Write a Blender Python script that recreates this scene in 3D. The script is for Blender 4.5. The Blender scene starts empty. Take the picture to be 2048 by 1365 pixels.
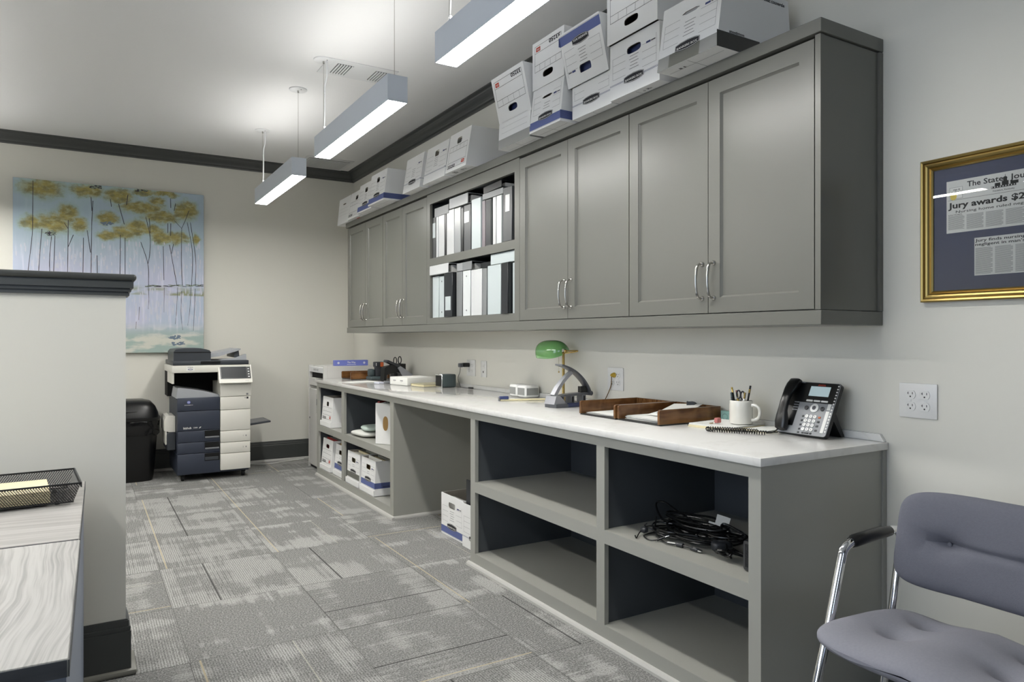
import bpy, bmesh, math, random
from mathutils import Matrix, Vector
R = math.radians
PI = math.pi
SC = bpy.context.scene
COL = SC.collection
random.seed(7)

# ------------------------------------------------------------------ camera
cd = bpy.data.cameras.new('camera'); cam = bpy.data.objects.new('camera', cd); COL.objects.link(cam)
cd.sensor_width = 36.0; cd.lens = 1427.0/2048.0*36.0
cd.shift_y = -6.5/2048.0; cd.clip_start = 0.05
cam.location = (-2.34, 0.0, 1.175)
cam.rotation_euler = (R(90), 0, -R(30.987))
SC.camera = cam
# ------------------------------------------------------------------ view, world
SC.view_settings.view_transform = 'Standard'; SC.view_settings.look = 'None'
SC.view_settings.exposure = 0.24; SC.view_settings.gamma = 1.0
SC.view_settings.use_curve_mapping = False
try:
    SC.cycles.use_denoising = True
    SC.cycles.max_bounces = 8; SC.cycles.diffuse_bounces = 5
    SC.cycles.sample_clamp_indirect = 6.0
except Exception: pass
W = bpy.data.worlds.new('sky'); SC.world = W; W.use_nodes = True
W.node_tree.nodes['Background'].inputs[0].default_value = (0.62, 0.76, 1.0, 1)
W.node_tree.nodes['Background'].inputs[1].default_value = 1.6
def area(name, loc, rot, sx, sy, power, colr):
    l = bpy.data.lights.new(name, 'AREA'); l.shape = 'RECTANGLE'; l.size = sx; l.size_y = sy
    l.energy = power; l.color = colr
    o = bpy.data.objects.new(name, l); COL.objects.link(o); o.location = loc; o.rotation_euler = rot
    return o
# daylight through the rear wall windows and the left wall window
area('daylight', (-3.9, -5.35, 1.75), (R(90), 0, 0), 2.0, 1.9, 14, (0.74, 0.86, 1.0))
area('daylight', (-5.4, 1.0, 1.75), (R(90), 0, -R(90)), 3.0, 1.9, 35, (0.84, 0.92, 1.0))
LAMP = 55.0     # pendant diffuser emission
UPLAMP = 9.0    # pendant up-light emission

# ------------------------------------------------------------------ materials
def lin(h):
    h = h.lstrip('#'); o = []
    for i in (0, 2, 4):
        c = int(h[i:i+2], 16)/255.0
        o.append(c/12.92 if c <= 0.04045 else ((c+0.055)/1.055)**2.4)
    return (o[0], o[1], o[2], 1)
MATS = {}
def mat(name, col=None, rough=0.5, metal=0.0, spec=0.5, bump=0.0, bscale=200, emit=None, estr=0, coat=0.0, var=0.0, vscale=6):
    if name in MATS: return MATS[name]
    m = bpy.data.materials.new(name); m.use_nodes = True
    nt = m.node_tree; b = nt.nodes['Principled BSDF']
    c = lin(col) if isinstance(col, str) else col
    b.inputs['Base Color'].default_value = c
    b.inputs['Roughness'].default_value = rough; b.inputs['Metallic'].default_value = metal
    b.inputs['Specular IOR Level'].default_value = spec
    if coat: b.inputs['Coat Weight'].default_value = coat
    if emit:
        b.inputs['Emission Color'].default_value = lin(emit); b.inputs['Emission Strength'].default_value = estr
    tc = None
    if bump or var:
        tc = nt.nodes.new('ShaderNodeTexCoord')
    if bump:
        n = nt.nodes.new('ShaderNodeTexNoise'); n.inputs['Scale'].default_value = bscale; n.inputs['Detail'].default_value = 3
        bp = nt.nodes.new('ShaderNodeBump'); bp.inputs['Strength'].default_value = bump; bp.inputs['Distance'].default_value = 0.002
        nt.links.new(tc.outputs['Object'], n.inputs['Vector']); nt.links.new(n.outputs['Fac'], bp.inputs['Height'])
        nt.links.new(bp.outputs['Normal'], b.inputs['Normal'])
    if var:
        n = nt.nodes.new('ShaderNodeTexNoise'); n.inputs['Scale'].default_value = vscale; n.inputs['Detail'].default_value = 4
        mx = nt.nodes.new('ShaderNodeMix'); mx.data_type = 'RGBA'
        mx.inputs[6].default_value = tuple(x*(1-var) for x in c[:3])+(1,)
        mx.inputs[7].default_value = tuple(min(1, x*(1+var)) for x in c[:3])+(1,)
        nt.links.new(tc.outputs['Object'], n.inputs['Vector']); nt.links.new(n.outputs['Fac'], mx.inputs[0])
        nt.links.new(mx.outputs[2], b.inputs['Base Color'])
    MATS[name] = m
    return m
class NT:
    """small helper for node graphs"""
    def __init__(s, name, rough=0.6):
        s.m = bpy.data.materials.new(name); s.m.use_nodes = True; s.t = s.m.node_tree
        s.b = s.t.nodes['Principled BSDF']; s.b.inputs['Roughness'].default_value = rough; MATS[name] = s.m
    def n(s, typ, **kw):
        x = s.t.nodes.new(typ)
        for k, v in kw.items(): setattr(x, k, v)
        return x
    def put(s, sock, v):
        if hasattr(v, 'is_output') or isinstance(v, bpy.types.NodeSocket): s.t.links.new(v, sock)
        else: sock.default_value = v
    def math(s, op, a, b=None, c=None, clamp=False):
        x = s.n('ShaderNodeMath', operation=op); x.use_clamp = clamp
        s.put(x.inputs[0], a)
        if b is not None: s.put(x.inputs[1], b)
        if c is not None: s.put(x.inputs[2], c)
        return x.outputs[0]
    def mix(s, f, a, b):
        x = s.n('ShaderNodeMix', data_type='RGBA'); s.put(x.inputs[0], f); s.put(x.inputs[6], a); s.put(x.inputs[7], b); return x.outputs[2]
    def mixf(s, f, a, b):
        x = s.n('ShaderNodeMix', data_type='FLOAT'); s.put(x.inputs[0], f); s.put(x.inputs[2], a); s.put(x.inputs[3], b); return x.outputs[0]
    def vec(s, x, y, z=0.0):
        c = s.n('ShaderNodeCombineXYZ'); s.put(c.inputs[0], x); s.put(c.inputs[1], y); s.put(c.inputs[2], z); return c.outputs[0]
    def xyz(s):
        tc = s.n('ShaderNodeTexCoord'); sp = s.n('ShaderNodeSeparateXYZ'); s.t.links.new(tc.outputs['Object'], sp.inputs[0]); return sp.outputs
    def noise(s, v, scale=1, detail=2, rough=0.5):
        x = s.n('ShaderNodeTexNoise'); s.put(x.inputs['Vector'], v); x.inputs['Scale'].default_value = scale; x.inputs['Detail'].default_value = detail; x.inputs['Roughness'].default_value = rough; return x.outputs['Fac']
    def white(s, v):
        x = s.n('ShaderNodeTexWhiteNoise', noise_dimensions='3D'); s.put(x.inputs[0], v); return x.outputs['Value']
    def step(s, v, lo, hi):
        x = s.n('ShaderNodeMapRange'); x.interpolation_type = 'SMOOTHSTEP'; s.put(x.inputs[0], v); x.inputs[1].default_value = lo; x.inputs[2].default_value = hi; return x.outputs[0]

def make_carpet():
    g = NT('carpet_tiles', 0.95); g.b.inputs['Specular IOR Level'].default_value = 0.1
    X, Y, Z = g.xyz()
    u = g.math('DIVIDE', g.math('ADD', X, 1.457), 0.553); v = g.math('DIVIDE', g.math('SUBTRACT', Y, 2.81), 0.60)
    iu = g.math('FLOOR', u); iv = g.math('FLOOR', v); fu = g.math('FRACT', u); fv = g.math('FRACT', v)
    r1 = g.white(g.vec(iu, iv, 1.3)); r2 = g.white(g.vec(iu, iv, 5.7)); r3 = g.white(g.vec(iu, iv, 9.1)); r4 = g.white(g.vec(iu, iv, 13.9))
    sw = g.math('GREATER_THAN', r1, 0.68)
    a = g.mixf(sw, fv, fu); b = g.mixf(sw, fu, fv)           # a runs along the pile rows, b across them
    off = g.math('MULTIPLY', r2, 40.0)
    rows = g.math('MULTIPLY', b, 58.0)
    rr = g.white(g.vec(g.math('FLOOR', rows), iu, iv)); fr_ = g.math('FRACT', rows)
    # plaid of lighter bands with ragged row ends
    na = g.noise(g.vec(g.math('ADD', g.math('MULTIPLY', a, 4.5), off), off, r3), 1.0, 2)
    nb = g.noise(g.vec(off, g.math('ADD', g.math('MULTIPLY', b, 4.0), off), r3), 1.0, 2)
    nab = g.noise(g.vec(g.math('ADD', g.math('MULTIPLY', a, 3.0), off), g.math('ADD', g.math('MULTIPLY', b, 3.0), off), r4), 1.0, 1)
    val = g.math('ADD', g.math('ADD', g.math('MULTIPLY', na, 0.45), g.math('MULTIPLY', nb, 0.35)), g.math('MULTIPLY', nab, 0.40))
    val = g.math('ADD', val, g.math('MULTIPLY', g.math('SUBTRACT', rr, 0.5), 0.09))
    light = g.step(g.math('ADD', val, g.math('MULTIPLY', g.math('SUBTRACT', r4, 0.5), 0.08)), 0.575, 0.68)
    light = g.math('MULTIPLY', light, 0.55)
    line = g.math('LESS_THAN', g.math('ABSOLUTE', g.math('SUBTRACT', fr_, 0.5)), 0.22)
    ribs = g.math('MULTIPLY', line, g.mixf(g.math('GREATER_THAN', r3, 0.38), 0.25, 0.90))
    fine = g.noise(g.vec(X, Y, Z), 150, 3, 0.75)
    base = g.mix(r3, lin('#747472'), lin('#868684'))
    colr = g.mix(light, base, lin('#c2c1be'))
    colr = g.mix(g.math('MULTIPLY', ribs, 0.62), colr, lin('#555554'))
    colr = g.mix(g.math('MULTIPLY', g.step(fine, 0.47, 0.64), 0.62), colr, lin('#b0afac'))
    colr = g.mix(g.math('MULTIPLY', g.step(fine, 0.52, 0.36), 0.58), colr, lin('#4c4c4b'))
    def yarn(pos, col_, cond, wid, k):
        nonlocal colr
        d = g.math('ABSOLUTE', g.math('SUBTRACT', b, pos))
        f = g.math('MULTIPLY', g.math('LESS_THAN', d, wid), cond)
        colr = g.mix(g.math('MULTIPLY', f, k), colr, lin(col_))
    yarn(0.06, '#b3a68c', g.math('GREATER_THAN', r2, 0.5), 0.006, 0.8)
    yarn(0.36, '#3a3a39', g.math('GREATER_THAN', r4, 0.5), 0.006, 0.85)
    yarn(0.66, '#b0ad9f', g.math('LESS_THAN', r4, 0.25), 0.004, 0.6)
    e = g.math('MINIMUM', g.math('MINIMUM', fu, g.math('SUBTRACT', 1.0, fu)), g.math('MINIMUM', fv, g.math('SUBTRACT', 1.0, fv)))
    colr = g.mix(g.math('MULTIPLY', g.math('LESS_THAN', e, 0.0045), g.math('MULTIPLY', r1, 0.75)), colr, lin('#3e3e3d'))
    g.put(g.b.inputs['Base Color'], colr)
    bp = g.n('ShaderNodeBump'); bp.inputs['Strength'].default_value = 0.35; bp.inputs['Distance'].default_value = 0.004
    g.put(bp.inputs['Height'], g.math('SUBTRACT', fine, g.math('MULTIPLY', line, 0.3))); g.put(g.b.inputs['Normal'], bp.outputs[0])
make_carpet()
def make_wood(name, axis, c1, c2, rough=0.45, sc=1.0, contrast=(0.35, 0.65), wf=60, warpk=6.0):
    g = NT(name, rough); X, Y, Z = g.xyz()
    l, w = (X, Y) if axis == 'x' else (Y, X)
    warp = g.noise(g.vec(g.math('MULTIPLY', l, 1.8*sc), g.math('MULTIPLY', w, 4*sc), Z), 1, 2)
    ww = g.math('ADD', g.math('MULTIPLY', w, wf*sc), g.math('MULTIPLY', warp, warpk))
    g1 = g.noise(g.vec(g.math('MULTIPLY', l, 1.5*sc), ww, g.math('MULTIPLY', Z, 30)), 1, 3)
    g2 = g.noise(g.vec(g.math('MULTIPLY', l, 6*sc), g.math('MULTIPLY', ww, 3.0), Z), 1, 2)
    f = g.step(g.math('ADD', g.math('MULTIPLY', g1, 0.55), g.math('MULTIPLY', g2, 0.45)), contrast[0], contrast[1])
    g.put(g.b.inputs['Base Color'], g.mix(f, lin(c1), lin(c2)))
make_wood('laminate_near', 'y', '#8f8d8a', '#b9b7b3', 0.42, 1.0, (0.30, 0.62), 80, 8.0)
make_wood('laminate_far', 'x', '#9d9a96', '#b6b3af', 0.40, 0.6)
make_wood('laminate_edge', 'x', '#3c3d40', '#54565a', 0.5, 1.0)
make_wood('tray_wood', 'y', '#4e3018', '#805a34', 0.25, 1.6)
def make_mesh_metal():
    g = NT('wire_mesh', 0.4); X, Y, Z = g.xyz()
    g.b.inputs['Base Color'].default_value = lin('#1c1c1e'); g.b.inputs['Metallic'].default_value = 0.3
    h = g.math('ADD', X, Y); k = 2*PI/0.0064
    s1 = g.math('SINE', g.math('MULTIPLY', g.math('ADD', h, Z), k)); s2 = g.math('SINE', g.math('MULTIPLY', g.math('SUBTRACT', h, Z), k))
    hole = g.math('LESS_THAN', g.math('MAXIMUM', s1, s2), 0.50)
    tr = g.n('ShaderNodeBsdfTransparent'); mx = g.n('ShaderNodeMixShader'); out = g.t.nodes['Material Output']
    g.put(mx.inputs[0], hole); g.t.links.new(g.b.outputs[0], mx.inputs[1]); g.t.links.new(tr.outputs[0], mx.inputs[2]); g.t.links.new(mx.outputs[0], out.inputs[0])
make_mesh_metal()
def make_glass(name, refl=0.06, rough=0.0):
    g = NT(name); tr = g.n('ShaderNodeBsdfTransparent'); gl = g.n('ShaderNodeBsdfGlossy'); gl.inputs['Roughness'].default_value = rough
    fr = g.n('ShaderNodeFresnel'); fr.inputs[0].default_value = 1.45
    mx = g.n('ShaderNodeMixShader'); out = g.t.nodes['Material Output']
    g.put(mx.inputs[0], fr.outputs[0]); g.t.links.new(tr.outputs[0], mx.inputs[1]); g.t.links.new(gl.outputs[0], mx.inputs[2]); g.t.links.new(mx.outputs[0], out.inputs[0])
make_glass('clear_glass')
CROWNS = ((270, 165, 140, 62), (200, 395, 70, 40), (340, 400, 110, 66), (430, 335, 70, 62), (510, 410, 55, 52), (560, 180, 115, 44), (780, 215, 95, 52), (930, 300, 155, 38), (1040, 255, 65, 36),
          (695, 368, 72, 42), (690, 482, 75, 38), (900, 430, 90, 56), (1080, 365, 135, 42), (1250, 320, 85, 68), (1080, 500, 85, 42), (1190, 500, 75, 48), (1325, 520, 34, 42), (940, 188, 95, 24), (1100, 205, 95, 22), (800, 470, 90, 40), (1000, 450, 85, 34))
PWD, PHG = 1.418, 1.422
def canvas_pos(px, py): # position on the canvas from a sketch 1295 x 1190 units
    u = (px-92)/1295.0; top = 92+123*u; v = (py-top)/(1283-top); return (-PWD/2+u*PWD, PHG*(1-v))
def make_canvas():
    g = NT('canvas_paint', 0.75); X, Y, Z = g.xyz()
    n1 = g.noise(g.vec(g.math('MULTIPLY', X, 3), 0.0, g.math('MULTIPLY', Z, 1.2)), 1, 3); n2 = g.noise(g.vec(g.math('MULTIPLY', X, 38), 0.0, g.math('MULTIPLY', Z, 4)), 1, 3)
    c = g.mix(g.step(n1, 0.38, 0.62), lin('#c0c2d8'), lin('#b4c0d2'))
    c = g.mix(g.step(n2, 0.5, 0.7), c, lin('#d0d1e2'))
    top = g.math('MULTIPLY', g.step(Z, 0.66, 1.08), 0.8)                  # Z from the canvas foot, 1.42 high
    c = g.mix(top, c, g.mix(g.step(n1, 0.4, 0.6), lin('#a0b6c2'), lin('#a9c1c6')))
    low = g.step(Z, 0.30, 0.12)
    m1 = g.noise(g.vec(g.math('MULTIPLY', X, 5), 0.0, g.math('MULTIPLY', Z, 14)), 1, 3)
    c = g.mix(low, c, g.mix(g.step(m1, 0.42, 0.58), lin('#cdcdc2'), lin('#a0b2ac')))
    shore = g.math('MULTIPLY', g.step(Z, 0.500, 0.512), g.step(Z, 0.60, 0.54))
    c = g.mix(g.math('MULTIPLY', g.math('MULTIPLY', shore, g.step(X, -0.1, 0.15)), g.step(m1, 0.38, 0.60)), c, lin('#94987f'))
    wx = g.noise(g.vec(g.math('MULTIPLY', X, 9), 2.0, g.math('MULTIPLY', Z, 9)), 1, 4, 0.65); wz = g.noise(g.vec(g.math('MULTIPLY', X, 9), 7.0, g.math('MULTIPLY', Z, 9)), 1, 4, 0.65)
    px = g.math('ADD', X, g.math('MULTIPLY', g.math('SUBTRACT', wx, 0.5), 0.15)); pz = g.math('ADD', Z, g.math('MULTIPLY', g.math('SUBTRACT', wz, 0.5), 0.13))
    dm = None
    for cx, cy, rx, ry in CROWNS:
        x, z = canvas_pos(cx, cy); a = rx/1295*PWD; b = ry/1130*PHG
        d = g.math('ADD', g.math('POWER', g.math('ABSOLUTE', g.math('MULTIPLY', g.math('SUBTRACT', px, x), 1/a)), 2.0), g.math('POWER', g.math('ABSOLUTE', g.math('MULTIPLY', g.math('SUBTRACT', pz, z), 1/b)), 2.0))
        dm = d if dm is None else g.math('MINIMUM', dm, d)
    f1 = g.noise(g.vec(g.math('MULTIPLY', X, 14), 3.0, g.math('MULTIPLY', Z, 24)), 1, 4, 0.6); f2 = g.noise(g.vec(g.math('MULTIPLY', X, 22), 5.0, g.math('MULTIPLY', Z, 34)), 1, 4, 0.6)
    dn = g.math('ADD', dm, g.math('MULTIPLY', g.math('SUBTRACT', f1, 0.5), 1.9))
    c = g.mix(g.math('MULTIPLY', g.step(dn, 2.3, 0.9), 0.75), c, lin('#a2b6ad'))
    fol = g.mix(g.step(f1, 0.36, 0.62), lin('#807844'), lin('#a6964a')); fol = g.mix(g.math('MULTIPLY', g.step(f2, 0.46, 0.72), 0.8), fol, lin('#b5b38c'))
    fol = g.mix(g.math('MULTIPLY', g.step(wz, 0.52, 0.70), 0.5), fol, lin('#5f6a5c'))
    c = g.mix(g.math('MULTIPLY', g.step(dn, 1.45, 0.25), 0.92), c, fol)
    g.put(g.b.inputs['Base Color'], c)
make_canvas()
def make_quartz():
    g = NT('white_quartz', 0.10); X, Y, Z = g.xyz()
    g.b.inputs['Coat Weight'].default_value = 0.2
    n1 = g.noise(g.vec(X, Y, Z), 3.0, 5, 0.6)
    f = g.step(g.math('ABSOLUTE', g.math('SUBTRACT', n1, 0.5)), 0.03, 0.0)
    g.put(g.b.inputs['Base Color'], g.mix(g.math('MULTIPLY', f, 0.25), lin('#dedddA'), lin('#c9c7c2')))
make_quartz()

mat('wall_paint', '#d8d6cd', 0.75, bump=0.05, bscale=300)
mat('ceiling_paint', '#e4e4e4', 0.8, bump=0.25, bscale=90)
mat('trim_dark', '#424443', 0.34)
mat('rear_low_bounce', '#6b6f75', 0.7)  # unseen rear wall darkened to cut its bounce onto the cabinet ends
mat('cabinet_paint', '#686862', 0.33)
mat('cabinet_inside_shade', '#4b4f53', 0.5)  # linings darkened: the shade inside the bays is painted in
mat('base_paint_lit', '#9b9b94', 0.35)  # cabinet paint lightened: brighter light on the base units is painted in
mat('shoe_paint_lit', '#b2b1ad', 0.4)  # same paint, lightened for the light the shoe reflects
mat('gap', '#0a0a0a', 0.8)
mat('nickel', '#b9b7b2', 0.22, 1.0)
mat('chrome', '#e6e7ea', 0.06, 1.0)
mat('box_white', '#e6e6e5', 0.75, bump=0.05, bscale=60)
mat('box_inner', '#9a948a', 0.85)
mat('ink', '#26262a', 0.8)
mat('ink_grey', '#77777b', 0.8)
mat('ink_thin', '#55555a', 0.8)
mat('box_blue', '#5a6596', 0.75)
mat('box_blue_dark', '#3b4674', 0.7)
mat('box_grey', '#66665f', 0.7)
mat('tape_black', '#0c0d0f', 0.18, coat=0.3)
mat('tape_grey', '#8d8d8b', 0.25)
mat('logo_red', '#c2412c', 0.7)
mat('kraft', '#a5824f', 0.85)
mat('dark_red', '#8f2f2c', 0.8)
mat('paper', '#dcdcd8', 0.8)
mat('paper_grey', '#c4c3bf', 0.8)
mat('lamp_metal', '#c6ccd4', 0.42, 0.0)
mat('lamp_white', '#d9dadb', 0.45)
mat('diffuser', '#ffffff', 0.5, emit='#fffdf8', estr=LAMP)
mat('uplight', '#ffffff', 0.5, emit='#fffdf8', estr=UPLAMP)
mat('plastic_white', '#dcdcda', 0.3)
mat('plastic_black', '#101112', 0.28)
mat('plastic_dark', '#2b2d31', 0.4)
mat('plastic_grey', '#6e7074', 0.4)
mat('copier_navy', '#2e3442', 0.42)
mat('copier_dark', '#33373d', 0.4)
mat('copier_white', '#d4d2ca', 0.4)
mat('copier_grey', '#9ea1a5', 0.45)
mat('black_void', '#040405', 0.9)
mat('screen_dark', '#171c20', 0.35, spec=0.2)
mat('rubber', '#0b0b0c', 0.6)
mat('gold', '#a58f58', 0.34, 1.0)
mat('gold_dark', '#6d5326', 0.35, 1.0)
mat('mat_board', '#4d5164', 0.85, bump=0.1, bscale=120)
mat('news', '#d0d1cd', 0.8)
mat('news_text', '#8d8f8e', 0.85)
mat('news_ink', '#1f2022', 0.85)
mat('yellow_pale', '#d9c463', 0.8)
mat('chair_fabric_lit', '#878790', 0.95, spec=0.15, bump=0.25, bscale=500, var=0.08, vscale=180)  # seat lightened: light falling from above is painted into the fabric
mat('chair_fabric_shaded', '#6a6b74', 0.95, spec=0.15, bump=0.25, bscale=500, var=0.08, vscale=180)  # same upholstery, kept darker for the less lit back
mat('brass', '#b59a5c', 0.25, 1.0)
mat('lamp_green', '#74ad66', 0.10, spec=0.6, coat=0.6)
mat('shade_inner', '#d6dccb', 0.4)
mat('punch_grey', '#5c5e63', 0.35, 0.3)
mat('punch_light', '#9a9ba0', 0.35, 0.4)
mat('punch_blue', '#2c3557', 0.35)
mat('mug_glaze', '#dbd9d0', 0.12, coat=0.5)
mat('phone_grey', '#85878a', 0.42)
mat('lcd', '#a9b9bd', 0.3, emit='#a9c0c4', estr=0.30)
mat('teal', '#8fb5ac', 0.7)
mat('pencil_yellow', '#c2a23c', 0.45)
mat('pink', '#b36a66', 0.6)
mat('cream_folder', '#e2d8b4', 0.8)
mat('book_cover', '#a29d85', 0.7)
mat('spk_teal', '#3e4a4c', 0.5)
mat('blue_ream', '#6a74bb', 0.55)
mat('fabric_white', '#c9c9c4', 0.9, bump=0.3, bscale=150)
mat('fabric_mint', '#b4c2bb', 0.9, bump=0.3, bscale=150)
mat('spk_fabric', '#8b8c8a', 0.95, bump=0.5, bscale=600)
mat('orange', '#b0562a', 0.5)
mat('vent_dark', '#5a5b5a', 0.8)
mat('desk_panel', '#7d8696', 0.45)
mat('bag_black', '#09090b', 0.16, bump=1.0, bscale=22)
mat('bin_black', '#070708', 0.33)
mat('olive', '#3c3c22', 0.7)
BND = {'bn_white': ('#cdd1d1', 0.28), 'bn_gloss': ('#c9cbcb', 0.24), 'bn_grey': ('#7d7f80', 0.35), 'bn_dark': ('#4a4c4d', 0.35),
       'bn_black': ('#1c1e20', 0.3), 'bn_light': ('#b9c2c3', 0.35), 'bn_mauve': ('#7b7277', 0.4), 'bn_silver': ('#9b9d9e', 0.25)}
for k, (c_, r_) in BND.items(): mat(k, c_, r_, coat=0.3 if r_ < 0.2 else 0.0)
FOL = ['#8d7f38', '#9a8c46', '#857e48', '#a39859', '#969a7c', '#83907f']
for i, c_ in enumerate(FOL): mat('foliage_%d' % i, c_, 0.8)
mat('paint_dark', '#3a3640', 0.8); mat('paint_pale', '#c6c8d4', 0.8); mat('paint_teal', '#94abad', 0.8); mat('paint_slate', '#6d7c8c', 0.8); mat('paint_cream', '#c4bfa2', 0.8)

# ------------------------------------------------------------------ mesh builder
_TXT = {}
def text_geo(s, bold=0.0):
    key = (s, bold)
    if key in _TXT: return _TXT[key]
    cu = bpy.data.curves.new('t', 'FONT'); cu.body = s; cu.size = 1.0; cu.align_x = 'CENTER'; cu.align_y = 'CENTER'; cu.offset = bold; cu.resolution_u = 2
    ob = bpy.data.objects.new('t', cu); me = ob.to_mesh()
    vs = [(v.co.x, v.co.y) for v in me.vertices]; fs = [tuple(p.vertices) for p in me.polygons]
    ob.to_mesh_clear(); bpy.data.objects.remove(ob); bpy.data.curves.remove(cu)
    x0 = min((v[0] for v in vs), default=0); x1 = max((v[0] for v in vs), default=1); y0 = min((v[1] for v in vs), default=0); y1 = max((v[1] for v in vs), default=1)
    _TXT[key] = (vs, fs, (x0, x1, y0, y1)); return _TXT[key]
class MB:
    def __init__(s): s.v = []; s.f = []; s.T = Matrix.Identity(4)
    def add(s, vs, fs, m, smooth=False):
        o = len(s.v); T = s.T
        s.v += [T @ Vector(p) for p in vs]
        for i, f in enumerate(fs):
            mm = m[i] if isinstance(m, list) else m
            s.f.append((tuple(a+o for a in f), mm, smooth))
        return s
    def box(s, x0, x1, y0, y1, z0, z1, m, bev=0.0, seg=2):
        if bev <= 0:
            vs = [(x, y, z) for x in (x0, x1) for y in (y0, y1) for z in (z0, z1)]
            return s.add(vs, [(0, 1, 3, 2), (4, 6, 7, 5), (0, 4, 5, 1), (2, 3, 7, 6), (0, 2, 6, 4), (1, 5, 7, 3)], m)
        bm = bmesh.new(); bmesh.ops.create_cube(bm, size=1)
        for v in bm.verts: v.co = Vector(((x0+x1)/2+v.co.x*(x1-x0), (y0+y1)/2+v.co.y*(y1-y0), (z0+z1)/2+v.co.z*(z1-z0)))
        bmesh.ops.bevel(bm, geom=list(bm.edges), offset=min(bev, 0.49*min(abs(x1-x0), abs(y1-y0), abs(z1-z0))), segments=seg, profile=0.5, affect='EDGES')
        bm.verts.index_update(); s.add([tuple(v.co) for v in bm.verts], [tuple(v.index for v in f.verts) for f in bm.faces], m, True); bm.free(); return s
    def prism(s, pts, axis, a, b, m, smooth=False):
        """pts: closed 2-D outline; axis x: (y,z), y: (x,z), z: (x,y)"""
        def P(p, t): return (t, p[0], p[1]) if axis == 'x' else ((p[0], t, p[1]) if axis == 'y' else (p[0], p[1], t))
        n = len(pts); vs = [P(p, a) for p in pts]+[P(p, b) for p in pts]
        fs = [(i, (i+1) % n, (i+1) % n+n, i+n) for i in range(n)]+[tuple(range(n))[::-1], tuple(range(n, 2*n))]
        return s.add(vs, fs, m, smooth)
    def poly(s, pts, m): return s.add(pts, [tuple(range(len(pts)))], m)
    def tube(s, path, r, m, n=8, closed=False, res=0):
        P = [Vector(p) for p in path]
        if res: P = smooth_path(P, res, closed)
        k = len(P); rr = r if isinstance(r, (list, tuple)) else [r]*k
        if len(rr) != k: rr = [rr[min(len(rr)-1, int(i*(len(rr)-1)/(k-1)+0.5))] for i in range(k)]
        vs = []; fs = []; prev = None
        for i in range(k):
            t = (P[(i+1) % k]-P[i-1]) if closed else (P[min(i+1, k-1)]-P[max(i-1, 0)])
            t.normalize()
            if prev is None:
                up = Vector((0, 0, 1)) if abs(t.z) < 0.9 else Vector((1, 0, 0)); a = t.cross(up).normalized()
            else:
                a = prev-t*prev.dot(t)
                a = a.normalized() if a.length > 1e-6 else t.orthogonal().normalized()
            prev = a; b = t.cross(a)
            for j in range(n):
                th = 2*PI*j/n; vs.append(P[i]+(a*math.cos(th)+b*math.sin(th))*rr[i])
        L = k if closed else k-1
        for i in range(L):
            for j in range(n):
                i2 = (i+1) % k; fs.append((i*n+j, i*n+(j+1) % n, i2*n+(j+1) % n, i2*n+j))
        if not closed: fs += [tuple(range(n))[::-1], tuple(range((k-1)*n, k*n))]
        return s.add(vs, fs, m, True)
    def grid(s, fn, nu, nv, m, cu=False, cv=False, smooth=True):
        vs = [fn(i/(nu if cu else nu-1), j/(nv if cv else nv-1)) for i in range(nu) for j in range(nv)]
        fs = []
        for i in range(nu if cu else nu-1):
            for j in range(nv if cv else nv-1):
                i2 = (i+1) % nu; j2 = (j+1) % nv; fs.append((i*nv+j, i2*nv+j, i2*nv+j2, i*nv+j2))
        return s.add(vs, fs, m, smooth)
    def lathe(s, prof, m, n=24, c=(0, 0, 0), smooth=True):
        vs = []; fs = []; k = len(prof)
        for r, z in prof:
            for j in range(n): vs.append((c[0]+r*math.cos(2*PI*j/n), c[1]+r*math.sin(2*PI*j/n), c[2]+z))
        for i in range(k-1):
            for j in range(n): fs.append((i*n+j, i*n+(j+1) % n, (i+1)*n+(j+1) % n, (i+1)*n+j))
        if prof[0][0] > 1e-6: fs.append(tuple(range(n))[::-1])
        if prof[-1][0] > 1e-6: fs.append(tuple(range((k-1)*n, k*n)))
        return s.add(vs, fs, m, smooth)
    def cyl(s, p, q, r, m, n=12): return s.tube([p, q], r, m, n)
    def ell(s, c, r, m, nu=14, nv=10, p=1.0):
        def sg(x): return math.copysign(abs(x)**p, x)
        return s.grid(lambda u, v: (c[0]+r[0]*sg(math.cos(2*PI*u))*sg(math.sin(PI*v)+1e-9), c[1]+r[1]*sg(math.sin(2*PI*u))*sg(math.sin(PI*v)+1e-9), c[2]-r[2]*sg(math.cos(PI*v))), nu, nv, m, cu=True)
    def rbox(s, w, h, d, r, m, n=5):
        """rounded-corner plate in x,y (centred), thickness z 0..d"""
        pts = rrect(w, h, r, n); return s.prism(pts, 'z', 0, d, m, False)
    def loft(s, secs, m, cap=True):
        n = len(secs[0]); vs = [p for q in secs for p in q]; fs = []
        for i in range(len(secs)-1):
            for j in range(n): fs.append((i*n+j, i*n+(j+1) % n, (i+1)*n+(j+1) % n, (i+1)*n+j))
        if cap: fs += [tuple(range(n))[::-1], tuple(range((len(secs)-1)*n, len(secs)*n))]
        return s.add(vs, fs, m, True)
    def text(s, body, cx, cy, size, m, z=0.0, rot=0.0, bold=0.0, fit=None, left=False):
        """text in the local x,y plane at height z; size = cap height"""
        vs, fs, (x0, x1, y0, y1) = text_geo(body, bold); k = size/0.69
        kx = k if fit is None else fit/max(1e-6, x1-x0)
        mx = x0 if left else (x0+x1)/2; c, sn = math.cos(rot), math.sin(rot); out = []
        for x, y in vs:
            a = (x-mx)*kx; b = (y-0.0)*k; out.append((cx+a*c-b*sn, cy+a*sn+b*c, z))
        return s.add(out, fs, m)
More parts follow.
